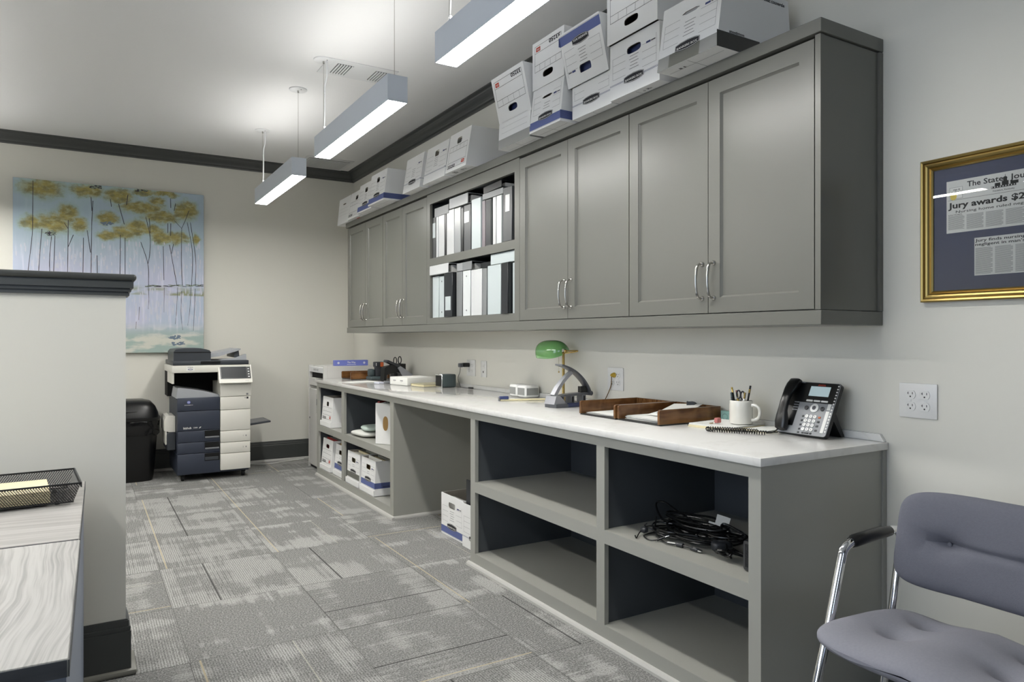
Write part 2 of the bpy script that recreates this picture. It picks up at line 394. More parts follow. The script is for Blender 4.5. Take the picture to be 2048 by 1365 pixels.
def rrect(w, h, r, n=5):
    pts = []
    for cx, cy, a0 in ((w/2-r, h/2-r, 0), (-w/2+r, h/2-r, 90), (-w/2+r, -h/2+r, 180), (w/2-r, -h/2+r, 270)):
        for i in range(n+1):
            a = R(a0+90*i/n); pts.append((cx+r*math.cos(a), cy+r*math.sin(a)))
    return pts
def smooth_path(P, res, closed=False):
    out = []; k = len(P)
    for i in range(k if closed else k-1):
        p0 = P[i-1] if (closed or i > 0) else P[0]*2-P[1]; p1 = P[i]; p2 = P[(i+1) % k]
        p3 = P[(i+2) % k] if (closed or i+2 < k) else P[-1]*2-P[-2]
        for j in range(res):
            t = j/res; out.append(0.5*((2*p1)+(p2-p0)*t+(2*p0-5*p1+4*p2-p3)*t*t+(3*p1-p0-3*p2+p3)*t**3))
    if not closed: out.append(P[-1])
    return out
def make_obj(name, mb, parent=None, world=False, bevel=0):
    off = Vector((0, 0, 0))
    if world and parent is not None:
        p = parent
        while p is not None: off += p.location; p = p.parent
    me = bpy.data.meshes.new(name)
    me.from_pydata([tuple(v-off) for v in mb.v], [], [f[0] for f in mb.f])
    names = []
    for i, f in enumerate(mb.f):
        if f[1] not in names: names.append(f[1])
    for n_ in names: me.materials.append(MATS[n_])
    idx = {n_: i for i, n_ in enumerate(names)}
    me.polygons.foreach_set('material_index', [idx[f[1]] for f in mb.f])
    me.polygons.foreach_set('use_smooth', [True if f[2] else False for f in mb.f])
    me.update(); me.validate()
    if any(f[2] for f in mb.f): me.set_sharp_from_angle(angle=R(38))
    o = bpy.data.objects.new(name, me); COL.objects.link(o)
    if parent is not None: o.parent = parent
    return o
part = make_obj
def tag(o, label, cat, group=None):
    o['label'] = label; o['category'] = cat
    if group: o['group'] = group
    return o
def thing(name, label, cat, loc=(0, 0, 0), rotz=0.0, group=None):
    o = bpy.data.objects.new(name, None); o.empty_display_size = 0.05; COL.objects.link(o)
    o.location = loc; o.rotation_euler = (0, 0, rotz); return tag(o, label, cat, group)
def struct(name, mb):
    o = make_obj(name, mb); o['kind'] = 'structure'; return o
def copy_tree(o, parent=None):
    c = o.copy(); COL.objects.link(c)
    if parent is not None: c.parent = parent
    for ch in list(o.children): copy_tree(ch, c)
    return c
WR = -PI/2      # things on or along the right wall: local +x runs toward the camera, local -y faces the room

# ================================================================== THE ROOM
ZC = 2.83; YB = 7.004; XL = -5.2; YR = -5.0
struct('floor', MB().box(XL, 0, YR, YB, -0.12, 0, 'carpet_tiles'))
struct('ceiling', MB().box(XL, 0, YR, YB, ZC, ZC+0.12, 'ceiling_paint'))
struct('wall_right', MB().box(0, 0.12, YR-0.1, YB+0.12, 0, ZC, 'wall_paint'))
struct('wall_back', MB().box(XL-0.1, 0, YB, YB+0.12, 0, ZC, 'wall_paint'))
def wall_with_hole(name, axis, a0, a1, pos, th, h0, h1, z0, z1, m='wall_paint'):
    mb = MB()
    for p0, p1, q0, q1 in ((a0, h0, 0, ZC), (h1, a1, 0, ZC), (h0, h1, 0, z0), (h0, h1, z1, ZC)):
        if axis == 'x': mb.box(p0, p1, pos, pos+th, q0, q1, m)
        else: mb.box(pos, pos+th, p0, p1, q0, q1, m)
    struct(name, mb)
wall_with_hole('wall_rear', 'x', XL-0.1, 0, YR-0.12, 0.12, -4.9, -2.9, 0.8, 2.6, 'rear_low_bounce')
wall_with_hole('wall_left', 'y', YR-0.1, YB+0.1, XL-0.12, 0.12, -0.5, 2.5, 0.8, 2.6)
def window(name, axis, a0, a1, pos, z0, z1):
    mb = MB()
    def bx(p0, p1, q0, q1, d0, d1, m):
        if axis == 'x': mb.box(p0, p1, pos+d0, pos+d1, q0, q1, m)
        else: mb.box(pos+d0, pos+d1, p0, p1, q0, q1, m)
    t = 0.05; n = 3; w = (a1-a0)/n
    bx(a0, a1, z0, z0+t, -0.03, 0.03, 'lamp_white'); bx(a0, a1, z1-t, z1, -0.03, 0.03, 'lamp_white')
    for i in range(n+1):
        c = a0+w*i; lo = max(a0, c-t/2); hi = min(a1, c+t/2); bx(lo, hi, z0+t, z1-t, -0.03, 0.03, 'lamp_white')
    w_ = struct(name, mb)
    mb = MB(); bx(a0+t/2, a1-t/2, z0+t, z1-t, -0.003, 0.003, 'clear_glass')
    p = make_obj('pane', mb, w_)
window('window_1', 'x', -4.9, -2.9, YR-0.06, 0.8, 2.6)
window('window_2', 'y', -0.5, 2.5, XL-0.06, 0.8, 2.6)
# crown moulding
CR = [(0, 2.739), (0.012, 2.739), (0.015, 2.748), (0.020, 2.752), (0.026, 2.756), (0.030, 2.766), (0.038, 2.776), (0.052, 2.790), (0.064, 2.804), (0.068, 2.812), (0.076, 2.815), (0.085, 2.820), (0.085, ZC), (0, ZC)]
struct('trim_1', MB().prism([(-x, z) for x, z in CR], 'y', YR, YB, 'trim_dark'))
struct('trim_2', MB().prism([(YB-x, z) for x, z in CR], 'x', XL, 0, 'trim_dark'))
# baseboards
BB = [(0, 0), (0.016, 0), (0.016, 0.150), (0.012, 0.156), (0.012, 0.166), (0.008, 0.172), (0.006, 0.186), (0, 0.190)]
SH = [(0.016, 0), (0.034, 0), (0.033, 0.010), (0.028, 0.018), (0.016, 0.021)]
struct('baseboard_back', MB().prism([(YB-x, z) for x, z in BB], 'x', XL, 0, 'trim_dark'))
struct('trim_3', MB().prism([(YB-x, z) for x, z in SH], 'x', XL, 0, 'shoe_paint_lit'))
struct('baseboard_right', MB().prism([(-x, z) for x, z in BB], 'y', YR, 1.405, 'trim_dark'))
struct('baseboard_right', MB().prism([(-x, z) for x, z in BB], 'y', 6.62, YB, 'trim_dark'))
# half-height partition
PY = 2.841; PX = -2.213
struct('wall_partition', MB().box(XL, PX, PY, PY+0.12, 0, 1.335, 'wall_paint'))
capp = [(0, 1.322), (0.010, 1.322), (0.013, 1.327), (0.013, 1.332), (0.009, 1.334), (0.016, 1.338), (0.016, 1.343), (0.020, 1.346), (0.023, 1.350), (0.023, 1.372), (0.019, 1.374), (0.031, 1.376), (0.033, 1.384), (0.031, 1.392), (0, 1.392)]
mb = MB()
for z0, z1, o in ((1.322, 1.331, 0.011), (1.331, 1.336, 0.008), (1.336, 1.344, 0.016), (1.344, 1.348, 0.012), (1.348, 1.370, 0.023), (1.370, 1.374, 0.018)):
    mb.box(XL, PX+o, PY-o, PY+0.12+o, z0, z1, 'trim_dark')
mb.box(XL, PX+0.032, PY-0.032, PY+0.152, 1.374, 1.396, 'trim_dark', 0.009, 3)
struct('trim_4', mb)
mb = MB()
for z0, z1, o in ((0, 0.150, 0.016), (0.150, 0.156, 0.013), (0.156, 0.166, 0.014), (0.166, 0.186, 0.009), (0.186, 0.190, 0.006)):
    mb.box(XL, PX+o, PY-o, PY+0.12+o, z0, z1, 'trim_dark')
struct('baseboard_partition', mb)
mat('shoe_dark', '#77766f', 0.4)
struct('trim_5', MB().box(XL, PX+0.034, PY-0.034, PY+0.154, 0, 0.02, 'shoe_dark', 0.008, 2))

# ================================================================== UPPER CABINETS
XD = -0.329     # door face
def handle(y, parent):
    mb = MB()
    for z in (1.3235, 1.4545):
        mb.T = Matrix.Translation((XD, y, z)) @ Matrix.Rotation(-PI/2, 4, 'Y')
        mb.lathe([(0.0095, 0), (0.0095, 0.003), (0.0075, 0.006), (0.005, 0.009)], 'nickel', 14)
    mb.T = Matrix.Identity(4)
    mb.tube([(XD-0.006, y, 1.3235), (XD-0.020, y, 1.326), (XD-0.029, y, 1.337), (XD-0.034, y, 1.362), (XD-0.036, y, 1.389), (XD-0.034, y, 1.416), (XD-0.029, y, 1.441), (XD-0.020, y, 1.452), (XD-0.006, y, 1.4545)],
            [0.0042, 0.0045, 0.0056, 0.0050, 0.0047, 0.0050, 0.0056, 0.0045, 0.0042], 'nickel', 10, res=4)
    part('handle', mb, parent, True)
def door(y0, y1, hy, unit):
    z0, z1 = 1.268, 2.136; g = 0.0016; y0 += g; y1 -= g; s = 0.056; mb = MB()
    xb = XD+0.019; xp = XD+0.010
    for a, b, c, d in ((y0, y0+s, z0, z1), (y1-s, y1, z0, z1), (y0+s, y1-s, z0, z0+s), (y0+s, y1-s, z1-s, z1)):
        mb.box(XD, xb, a, b, c, d, 'cabinet_paint')
    mb.box(xp, xb, y0+s, y1-s, z0+s, z1-s, 'cabinet_paint')
    # sloped sticking round the recessed panel
    q = 0.007; a, b, c, d = y0+s, y1-s, z0+s, z1-s; xs = XD+0.002
    for P in (((xs, a, c), (xs, b, c), (xp-1e-4, b-q, c+q), (xp-1e-4, a+q, c+q)), ((xs, b, d), (xs, a, d), (xp-1e-4, a+q, d-q), (xp-1e-4, b-q, d-q)),
              ((xs, a, d), (xs, a, c), (xp-1e-4, a+q, c+q), (xp-1e-4, a+q, d-q)), ((xs, b, c), (xs, b, d), (xp-1e-4, b-q, d-q), (xp-1e-4, b-q, c+q))):
        mb.poly(P, 'cabinet_paint')
    d_ = part('door', mb, unit, True)
    handle(hy, d_)
def upper(y0, y1, split, label, endpanel=False):
    u = thing('wall_cabinet', label, 'cabinet', (0, (y0+y1)/2, 1.25), 0, 'double-door wall cabinets')
    mb = MB(); xf = XD+0.0205
    mb.box(xf, -0.001, y0+0.0015, y1-0.0015, 1.266, 2.146, 'cabinet_paint')
    mb.box(xf-0.0006, xf, y0+0.003, y1-0.003, 1.268, 2.140, 'gap')
    if endpanel:
        mb.box(XD, xf, y0, y0+0.020, 1.266, 2.146, 'cabinet_paint')
        mb.box(-0.022, -0.001, y0-0.006, y0+0.0015, 1.266, 2.146, 'cabinet_paint')
    part('carcass', mb, u, True)
    a = y0+0.022 if endpanel else y0
    door(a, split, split-0.029, u); door(split, y1, split+0.029, u)
upper(1.441, 2.370, 1.918, 'double-door grey wall cabinet nearest the camera, with the exposed dark side panel', True)
upper(2.372, 3.270, 2.824, 'double-door grey wall cabinet just right of the open binder shelves')
upper(4.478, 5.312, 4.915, 'double-door grey wall cabinet just left of the open binder shelves')
upper(5.316, 6.180, 5.719, 'double-door grey wall cabinet at the far end, by the room corner')
# open shelf unit
u = thing('open_wall_shelf', 'open two-tier grey shelf unit full of binders between the wall cabinets', 'shelf', (0, 3.874, 1.25))
mb = MB()
mb.box(-0.31, -0.001, 3.271, 3.292, 1.266, 2.146, 'cabinet_inside_shade'); mb.box(-0.31, -0.001, 4.456, 4.477, 1.266, 2.146, 'cabinet_inside_shade')
mb.box(-0.012, -0.001, 3.292, 4.456, 1.266, 2.146, 'cabinet_inside_shade'); mb.box(-0.31, -0.012, 3.292, 4.456, 2.10, 2.146, 'cabinet_inside_shade'); mb.box(-0.31, -0.012, 3.292, 4.456, 1.266, 1.307, 'cabinet_inside_shade')
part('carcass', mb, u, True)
mb = MB()
mb.box(XD, -0.31, 3.271, 3.322, 1.266, 2.146, 'cabinet_paint'); mb.box(XD, -0.31, 4.428, 4.477, 1.266, 2.146, 'cabinet_paint')
mb.box(XD, -0.31, 3.322, 4.428, 2.078, 2.146, 'cabinet_paint'); mb.box(XD, -0.31, 3.322, 4.428, 1.266, 1.309, 'cabinet_paint'); mb.box(XD, -0.31, 3.322, 4.428, 1.660, 1.710, 'cabinet_paint')
part('face_frame', mb, u, True)
part('shelf', MB().box(-0.31, -0.012, 3.292, 4.456, 1.672, 1.709, 'cabinet_inside_shade'), u, True)
mb = MB().box(-0.336, -0.001, 1.434, 6.216, 2.149, 2.194, 'cabinet_paint', 0.0015, 1)
tag(make_obj('cabinet_cornice', mb), 'long grey top board over the wall cabinets, carrying the file boxes', 'cornice')
mb = MB().box(-0.333, -0.001, 1.436, 6.190, 1.217, 1.264, 'cabinet_paint', 0.0015, 1)
tag(make_obj('cabinet_bottom_rail', mb), 'long grey rail running under all the wall cabinets', 'rail')

# ================================================================== BASE CABINETS AND WORKTOP
XF = -0.625
def bookcase(label, y0, y1, m0, m1, s0, s1, endy=None):
    u = thing('base_shelf_unit', label, 'shelf unit', (0, (y0+y1)/2, 0))
    xb = XF+0.02; zt = 0.793
    mb = MB()
    mb.box(xb, -0.002, y0, y0+0.02, 0, zt, 'base_paint_lit'); mb.box(xb, -0.002, y1-0.02, y1, 0, zt, 'base_paint_lit')
    mb.box(-0.016, -0.002, y0+0.02, y1-0.02, 0, zt, 'cabinet_inside_shade'); mb.box(xb, -0.016, y0+0.02, y1-0.02, 0, 0.070, 'base_paint_lit')
    mb.box(xb, -0.016, y0+0.02, y1-0.02, 0.772, zt, 'cabinet_inside_shade')
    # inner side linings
    mb.box(xb, -0.016, y0+0.02, y0+0.040, 0.070, 0.772, 'cabinet_inside_shade'); mb.box(xb, -0.016, y1-0.040, y1-0.02, 0.070, 0.772, 'cabinet_inside_shade')
    if endy is not None: mb.box(-0.022, -0.002, y0-0.006, y0, 0, zt, 'base_paint_lit')
    part('carcass', mb, u, True)
    mm = (m0+m1)/2
    part('divider', MB().box(xb, -0.016, mm-0.012, mm+0.012, 0.070, 0.772, 'cabinet_inside_shade'), u, True)
    for a, b in ((y0+0.040, mm-0.012), (mm+0.012, y1-0.040)):
        part('shelf', MB().box(xb, -0.016, a, b, 0.402, 0.4355, 'base_paint_lit'), u, True)
    mb = MB()
    mb.box(XF, xb, y0, s0, 0, zt, 'base_paint_lit'); mb.box(XF, xb, s1, y1, 0, zt, 'base_paint_lit'); mb.box(XF, xb, m0, m1, 0.071, 0.756, 'base_paint_lit')
    mb.box(XF, xb, s0, s1, 0, 0.071, 'base_paint_lit'); mb.box(XF, xb, s0, s1, 0.756, zt, 'base_paint_lit')
    mb.box(XF, xb, s0, m0, 0.384, 0.436, 'base_paint_lit'); mb.box(XF, xb, m1, s1, 0.384, 0.436, 'base_paint_lit')
    part('face_frame', mb, u, True)
bookcase('open grey base shelf unit nearest the camera, three bays empty and one holding cables', 1.428, 3.272, 2.166, 2.216, 1.474, 3.223, 1.428)
bookcase('open grey base shelf unit at the far end, stuffed with white file boxes', 4.341, 6.104, 5.362, 5.423, 4.399, 6.055)
mb = MB().box(XF, XF+0.02, 3.273, 4.340, 0.756, 0.793, 'base_paint_lit')
tag(make_obj('kneehole_rail', mb), 'grey rail under the worktop above the open knee space', 'rail')
def shoe_y(y0, y1): return MB().prism([(XF+0.016-x, z) for x, z in SH], 'y', y0, y1, 'shoe_paint_lit')
struct('trim_6', shoe_y(1.428, 3.290)); struct('trim_7', shoe_y(4.322, 6.104))
mb = MB().prism([(4.341+0.016-x, z) for x, z in SH], 'x', XF-0.018, -0.002, 'shoe_paint_lit'); struct('trim_8', mb)
w = thing('worktop', 'long white stone worktop over the grey base shelf units', 'countertop', (-0.3, 3.76, 0.795))
part('slab', MB().box(-0.640, -0.001, 1.416, 6.110, 0.795, 0.821, 'white_quartz', 0.003, 2), w, True)
part('backsplash', MB().prism([(1.424, 0.8212), (6.106, 0.8212), (6.106, 0.846), (1.440, 0.846)], 'x', -0.014, -0.001, 'white_quartz'), w, True)

# ================================================================== PENDANT LIGHTS
def pendant(y0, y1, cy, label, x=-1.115):
    t = thing('linear_pendant', label, 'pendant light', (x, (y0+y1)/2, 2.25), 0, 'linear pendant lights')
    h = 0.048; z0, z1 = 2.25, 2.37; mb = MB()
    L0, L1 = y0, y1
    mb.box(x-h, x-h+0.003, L0, L1, z0, z1, 'lamp_metal'); mb.box(x+h-0.003, x+h, L0, L1, z0, z1, 'lamp_metal')
    mb.box(x-h+0.003, x+h-0.003, L0, L0+0.003, z0, z1, 'lamp_metal'); mb.box(x-h+0.003, x+h-0.003, L1-0.003, L1, z0, z1, 'lamp_metal')
    mb.box(x-h+0.003, x+h-0.003, L0+0.003, L1-0.003, z0+0.03, z1-0.012, 'lamp_metal')
    part('housing', mb, t, True)
    part('diffuser', MB().box(x-h+0.0035, x+h-0.0035, L0+0.0035, L1-0.0035, z0+0.001, z0+0.006, 'diffuser'), t, True)
    part('uplight_lens', MB().box(x-h+0.006, x+h-0.006, L0+0.01, L1-0.01, z1-0.012, z1-0.009, 'uplight'), t, True)
    for i, c in enumerate(cy):
        mb = MB(); mb.lathe([(0.0, 0.0), (0.052, 0.0), (0.058, 0.004), (0.058, 0.009)], 'lamp_white', 28, (x, c, ZC-0.009))
        for dy in (-0.032, 0.032): mb.lathe([(0.0, 0.0), (0.0035, 0.0), (0.0035, 0.002)], 'ink', 8, (x+0.012, c+dy, ZC-0.0105))
        mb.lathe([(0.0, 0), (0.005, 0.0), (0.006, 0.014)], 'nickel', 10, (x, c, ZC-0.022)); part('ceiling_canopy', mb, t, True)
        part('cable', MB().cyl((x, c, z1-0.02), (x, c, ZC-0.015), 0.0014, 'nickel', 6), t, True)
        if i == 1:
            xx = x+0.004
            mb = MB().tube([(xx, c+0.02, z1-0.012), (xx+0.003, c+0.006, z1+0.10), (xx+0.004, c+0.003, z1+0.24), (xx+0.004, c+0.003, ZC-0.16), (xx+0.014, c-0.008, ZC-0.09), (xx+0.012, c-0.012, ZC-0.008)], 0.0045, 'lamp_white', 8, res=5)
            for zz in (z1+0.06, z1+0.26): mb.lathe([(0.0, 0), (0.0075, 0.0), (0.0075, 0.006), (0, 0.006)], 'lamp_white', 8, (xx+0.002, c+0.003, zz))
            part('power_cord', mb, t, True)
pendant(1.34, 2.545, (1.38, 2.515), 'linear pendant light cut off by the top of the picture')
pendant(3.05, 4.245, (3.09, 4.218), 'linear pendant light in the middle of the ceiling row')
pendant(4.78, 5.965, (4.806, 5.905), 'linear pendant light farthest away, near the back wall')
for y in (1.2, 2.65, 4.1, 5.45):
    pendant(y, y+1.2, (y+0.04, y+1.16), 'linear pendant light of the second row, over the desk side of the room', -3.25)

# ceiling vents
def vent(name, label, x0, x1, y0, y1, banks):
    t = thing(name, label, 'air vent', ((x0+x1)/2, (y0+y1)/2, ZC))
    part('frame', MB().box(x0, x1, y0, y1, ZC-0.006, ZC-0.0005, 'lamp_white', 0.002, 1), t, True)
    for a, b, c, d, n, ax in banks:
        mb = MB().box(a, b, c, d, ZC-0.0075, ZC-0.0062, 'vent_dark'); 
        for i in range(n):
            if ax == 'x': p = a+(b-a)*(i+0.5)/n; mb.box(p-(b-a)/n*0.25, p+(b-a)/n*0.25, c, d, ZC-0.012, ZC-0.0076, 'lamp_white')
            else: p = c+(d-c)*(i+0.5)/n; mb.box(a, b, p-(d-c)/n*0.25, p+(d-c)/n*0.25, ZC-0.012, ZC-0.0076, 'lamp_white')
        part('grille', mb, t, True)
vent('ceiling_vent', 'white ceiling air vent with two louvre banks above the middle pendant', -1.10, -0.66, 4.16, 4.42,
     [(-1.03, -0.93, 4.21, 4.38, 6, 'x'), (-0.79, -0.69, 4.21, 4.38, 6, 'x')])
vent('return_air_grille', 'wide slatted return air grille in the ceiling at the room corner', -0.60, -0.16, 6.50, 6.912, [(-0.57, -0.19, 6.54, 6.88, 30, 'x')])

# ================================================================== FILE BOXES
def file_box(label, cy, fx, z, Wd, H, lean=0.0, D=0.385, style='bb', inv=False, band=None, hole='oval', inner='box_inner', lid=False, stripes=False, badge=True,
             sideband=False, tape=None, folders=None, rotz=WR, cx=None, sidetext=None, under=None, name='file_box', group=None):
    t = thing(name, label, 'box', (fx-(0.008 if z > 2 else 0), cy, z), rotz, group)
    mb = MB(); w = Wd/2; th = 0.004; zb = 0.0
    if lid:
        lm = MB(); lw = w+0.006; lh = 0.042
        for a in ((-lw, lw, -0.008, -0.004), (-lw, lw, D+0.004, D+0.008)): lm.box(a[0], a[1], a[2], a[3], 0, lh, 'box_white')
        lm.box(-lw, -lw+0.004, -0.004, D+0.004, 0, lh, 'box_white'); lm.box(lw-0.004, lw, -0.004, D+0.004, 0, lh, 'box_white'); lm.box(-lw, lw, -0.008, D+0.008, -0.0005, 0.003, 'box_white')
        part('lid', lm, t); zb = 0.004
    bo = 0.036 if lid else 0.0
    def tr(p):          # box frame -> local, turning the whole box over when it stands on its open top
        x, y, zz = p
        return (-x, y, H-zz) if inv else (x, y, zz+zb)
    Hh = H-zb
    def front(u, v, off=0.0):   # u from the reader's left, v from the box floor
        return (u-w, lean*v/Hh-off, v)
    hc = (w, Hh-0.058)
    if hole == 'oval': hw, hh, pw = 0.044, 0.0165, 3.2
    elif hole == 'rect': hw, hh, pw = 0.042, 0.017, 9.0
    elif hole == 'small': hw, hh, pw = 0.030, 0.019, 5.0
    elif hole == 'slot': hw, hh, pw = 0.045, 0.006, 6.0
    else: hw = 0
    F = []; V = []
    def addp(p): V.append(tr(p)); return len(V)-1
    def quad(pts, m='box_white'): mb.add([tr(p) for p in pts], [tuple(range(len(pts)))], m)
    def hr(a): c, sn = abs(math.cos(a)), abs(math.sin(a)); return ((c/hw)**pw+(sn/hh)**pw)**(-1/pw)
    for side in (0, 1):     # front panel with its hand hole, outside and inside skin
        o = th*side; ins = -o
        if hw:
            u0, u1, v0, v1 = o, Wd-o, (0 if not side else th), Hh
            cor = [math.atan2(b-hc[1], a-hc[0]) for a, b in ((u0, v0), (u1, v0), (u1, v1), (u0, v1))]
            ang = sorted(set([round(-PI+2*PI*i/28, 5) for i in range(28)]+[round(a, 5) for a in cor]))
            inn = []; out = []
            for a in ang:
                c, sn = math.cos(a), math.sin(a); r_ = hr(a); inn.append(front(hc[0]+r_*c, hc[1]+r_*sn, ins))
                k = 1e9
                if c > 1e-6: k = min(k, (u1-hc[0])/c)
                if c < -1e-6: k = min(k, (u0-hc[0])/c)
                if sn > 1e-6: k = min(k, (v1-hc[1])/sn)
                if sn < -1e-6: k = min(k, (v0-hc[1])/sn)
                out.append(front(hc[0]+k*c, hc[1]+k*sn, ins))
            n = len(ang); vs = [tr(p) for p in inn+out]
            mb.add(vs, [(i, (i+1) % n, (i+1) % n+n, i+n) for i in range(n)], 'box_white' if not side else 'box_inner')
            if side:
                mb.add([tr(p) for p in inn0+inn], [(i, (i+1) % n, (i+1) % n+n, i+n) for i in range(n)], 'box_inner')
            inn0 = inn
        else: quad([front(o, 0 if not side else th, ins), front(Wd-o, 0 if not side else th, ins), front(Wd-o, Hh, ins), front(o, Hh, ins)], 'box_white' if not side else 'box_inner')
    bl = lean*0.6
    # sides, back, floor (outer and inner skins) and rim
    for sx in (-1, 1):
        quad([(sx*w, 0, 0), (sx*w, D, 0), (sx*w, D-bl, Hh), (sx*w, lean, Hh)])
        quad([(sx*(w-th), th, th), (sx*(w-th), D-th, th), (sx*(w-th), D-bl-th, Hh), (sx*(w-th), lean+th, Hh)], 'box_inner')
        quad([(sx*w, lean, Hh), (sx*w, D-bl, Hh), (sx*(w-th), D-bl-th, Hh), (sx*(w-th), lean+th, Hh)])
    quad([(-w, D, 0), (w, D, 0), (w, D-bl, Hh), (-w, D-bl, Hh)]); quad([(-w+th, D-th, th), (w-th, D-th, th), (w-th, D-bl-th, Hh), (-w+th, D-bl-th, Hh)], 'box_inner')
    for a, b in ((lean, lean+th), (D-bl-th, D-bl)): quad([(-w, a, Hh), (w, a, Hh), (w-th, b, Hh), (-w+th, b, Hh)])
    quad([(-w, 0, 0), (w, 0, 0), (w, D, 0), (-w, D, 0)]); quad([(-w+th, th, th), (w-th, th, th), (w-th, D-th, th), (-w+th, D-th, th)], 'box_inner')
    # printed graphics
    def rect(u0, v0, u1, v1, m, off=0.0006): quad([front(u0, v0, off), front(u1, v0, off), front(u1, v1, off), front(u0, v1, off)], m)
    def frame(u0, v0, u1, v1, m, lw=0.0012, off=0.0008):
        rect(u0, v0, u1, v0+lw, m, off); rect(u0, v1-lw, u1, v1, m, off); rect(u0, v0+lw, u0+lw, v1-lw, m, off); rect(u1-lw, v0+lw, u1, v1-lw, m, off)
    def words(s, u, v, size, m, off=0.0012, bold=0.0, fit=None, rot=0):
        tm = MB(); tm.text(s, 0, 0, size, m, bold=bold, fit=fit, rot=rot)
        mb.add([tr(front(u+p.x, v+p.y, off)) for p in tm.v], [f[0] for f in tm.f], m)
    def side_rect(y0, v0, y1, v1, m, off=0.0006): quad([(w+off, y0, v0), (w+off, y1, v0), (w+off, y1, v1), (w+off, y0, v1)], m)
    def side_words(s, y, v, size, m, bold=0.0, rot=0):
        tm = MB(); tm.text(s, 0, 0, size, m, bold=bold, rot=rot); mb.add([tr((w+0.0013, y+p.x, v+p.y)) for p in tm.v], [f[0] for f in tm.f], m)
    k = Hh/0.245
    if style == 'bb':
        if band:
            rect(0, 0.012+bo, Wd, 0.052+bo, band); frame(0.0, 0.009+bo, Wd, 0.0105+bo, 'ink_grey', 0.0006)
            if sideband:
                side_rect(0, 0.012+bo, D, 0.052+bo, band)
                for i in range(7): side_rect(0, 0.015+0.005*i+bo, D, 0.0165+0.005*i+bo, 'box_blue_dark' if band == 'box_blue' else 'ink', 0.0009)
        if stripes:
            for v in (0.058, 0.062): rect(0, v, Wd, v+0.0013, 'box_blue_dark'); side_rect(0, v, D, v+0.0013, 'box_blue_dark')
        L0, L1 = 0.018, Wd-0.018
        for v in [q_+bo*0.6 for q_ in (0.083, 0.113, 0.143, 0.172)]:
            if v > Hh-0.02: continue
            rect(L0, v, w-0.052, v+0.0009, 'ink_thin'); rect(w+0.052, v, L1, v+0.0009, 'ink_thin')
        rect(L0, 0.083+bo*0.6, L0+0.0009, min(0.172, Hh-0.02), 'ink_thin'); rect(L1-0.0009, 0.083+bo*0.6, L1, min(0.195, Hh-0.02), 'ink_thin')
        for i in range(6):
            v = 0.098+0.013*i+bo
            if v < Hh-0.085: rect(w-0.028+0.004*(i % 3), v, w+0.030-0.007*(i % 2), v+0.0022, 'ink_grey')
        if Hh > 0.18: rect(L1-0.060, Hh-0.066, L1-0.034, Hh-0.058, 'box_blue_dark'); rect(L1-0.031, Hh-0.065, L1-0.006, Hh-0.060, 'ink_thin')
        if badge:
            bw, bv = 0.062, 0.061+bo
            def oct_(sw, sh, m, off):
                pts = [(-sw, -sh*0.55), (-sw*0.6, -sh*0.85), (0, -sh), (sw*0.6, -sh*0.85), (sw, -sh*0.55), (sw, sh*0.55), (sw*0.6, sh*0.85), (0, sh), (-sw*0.6, sh*0.85), (-sw, sh*0.55)]
                quad([front(w+a, bv+b, off) for a, b in pts], m)
            oct_(bw, 0.0185, 'ink', 0.0010); oct_(bw-0.002, 0.0165, 'box_white', 0.0014); oct_(bw-0.0035, 0.0150, 'ink', 0.0018)
            words('BANKERS BOX', w, bv-0.0042, 0.0085, 'paper', 0.0023, 0.02, fit=0.104)
    elif style == 'st':
        u0, u1 = 0.022, Wd-0.022; va, vb = 0.022+bo, Hh-0.085
        frame(u0, va, u1, vb, 'ink', 0.0016)
        rect(u0, va+0.034, u1, va+0.0356, 'ink', 0.0008); rect(u0, vb-0.034, u1, vb-0.0324, 'ink', 0.0008)
        for i in range(1, 5): rect(u0+(u1-u0)*i/5, vb-0.033, u0+(u1-u0)*i/5+0.0012, vb, 'ink', 0.0009)
        rect(u1-0.050, va+0.008, u1-0.012, va+0.029, 'logo_red', 0.0010); rect(u1-0.046, va+0.016, u1-0.018, va+0.0185, 'paper', 0.0014); rect(u1-0.044, va+0.022, u1-0.024, va+0.0240, 'paper', 0.0014)
        words('33250', u0+0.056, va+0.009, 0.020, 'ink', 0.0012, 0.03, fit=0.096)
    elif style == 'plain':
        for v in (0.08, 0.11, 0.14): rect(0.03, v, Wd-0.03, v+0.0008, 'ink_grey')
    if tape:
        rect(0, 0.0, Wd, 0.050, tape if tape != 'both' else 'box_grey', 0.0007)
        if tape == 'both':
            rect(0, 0, 0.06, 0.05, 'tape_grey', 0.0009); rect(Wd-0.085, 0, Wd, 0.05, 'tape_grey', 0.0009); side_rect(0, 0.0, D*0.55, 0.058, 'tape_black', 0.001)
        else: side_rect(0, 0.0, D*0.5, 0.045, tape)
    if sidetext:
        for s, y, v, sz, rr in sidetext: side_words(s, y, v, sz, 'ink', 0.02, rr)
    if not inv:     # floor flaps seen from below
        quad([(-w*0.9, 0.052, -0.0006), (w*0.9, 0.052, -0.0006), (w*0.9, 0.0535, -0.0006), (-w*0.9, 0.0535, -0.0006)], 'ink_grey')
        quad([(-0.001, 0.01, -0.0006), (0.001, 0.01, -0.0006), (0.001, 0.2, -0.0006), (-0.001, 0.2, -0.0006)], 'ink_grey')
        if under:
            for s, x, y, sz, m in under:
                if s is None: quad([(x-sz, y-0.02, -0.001), (x+sz, y-0.02, -0.001), (x+sz, y+0.014, -0.001), (x-sz, y+0.014, -0.001)], m)
                else:
                    tm = MB(); tm.text(s, 0, 0, sz, m, bold=0.03); mb.add([tr((x+p.x, y-p.y, -0.0011)) for p in tm.v], [f[0] for f in tm.f], m)
    part('body', mb, t)
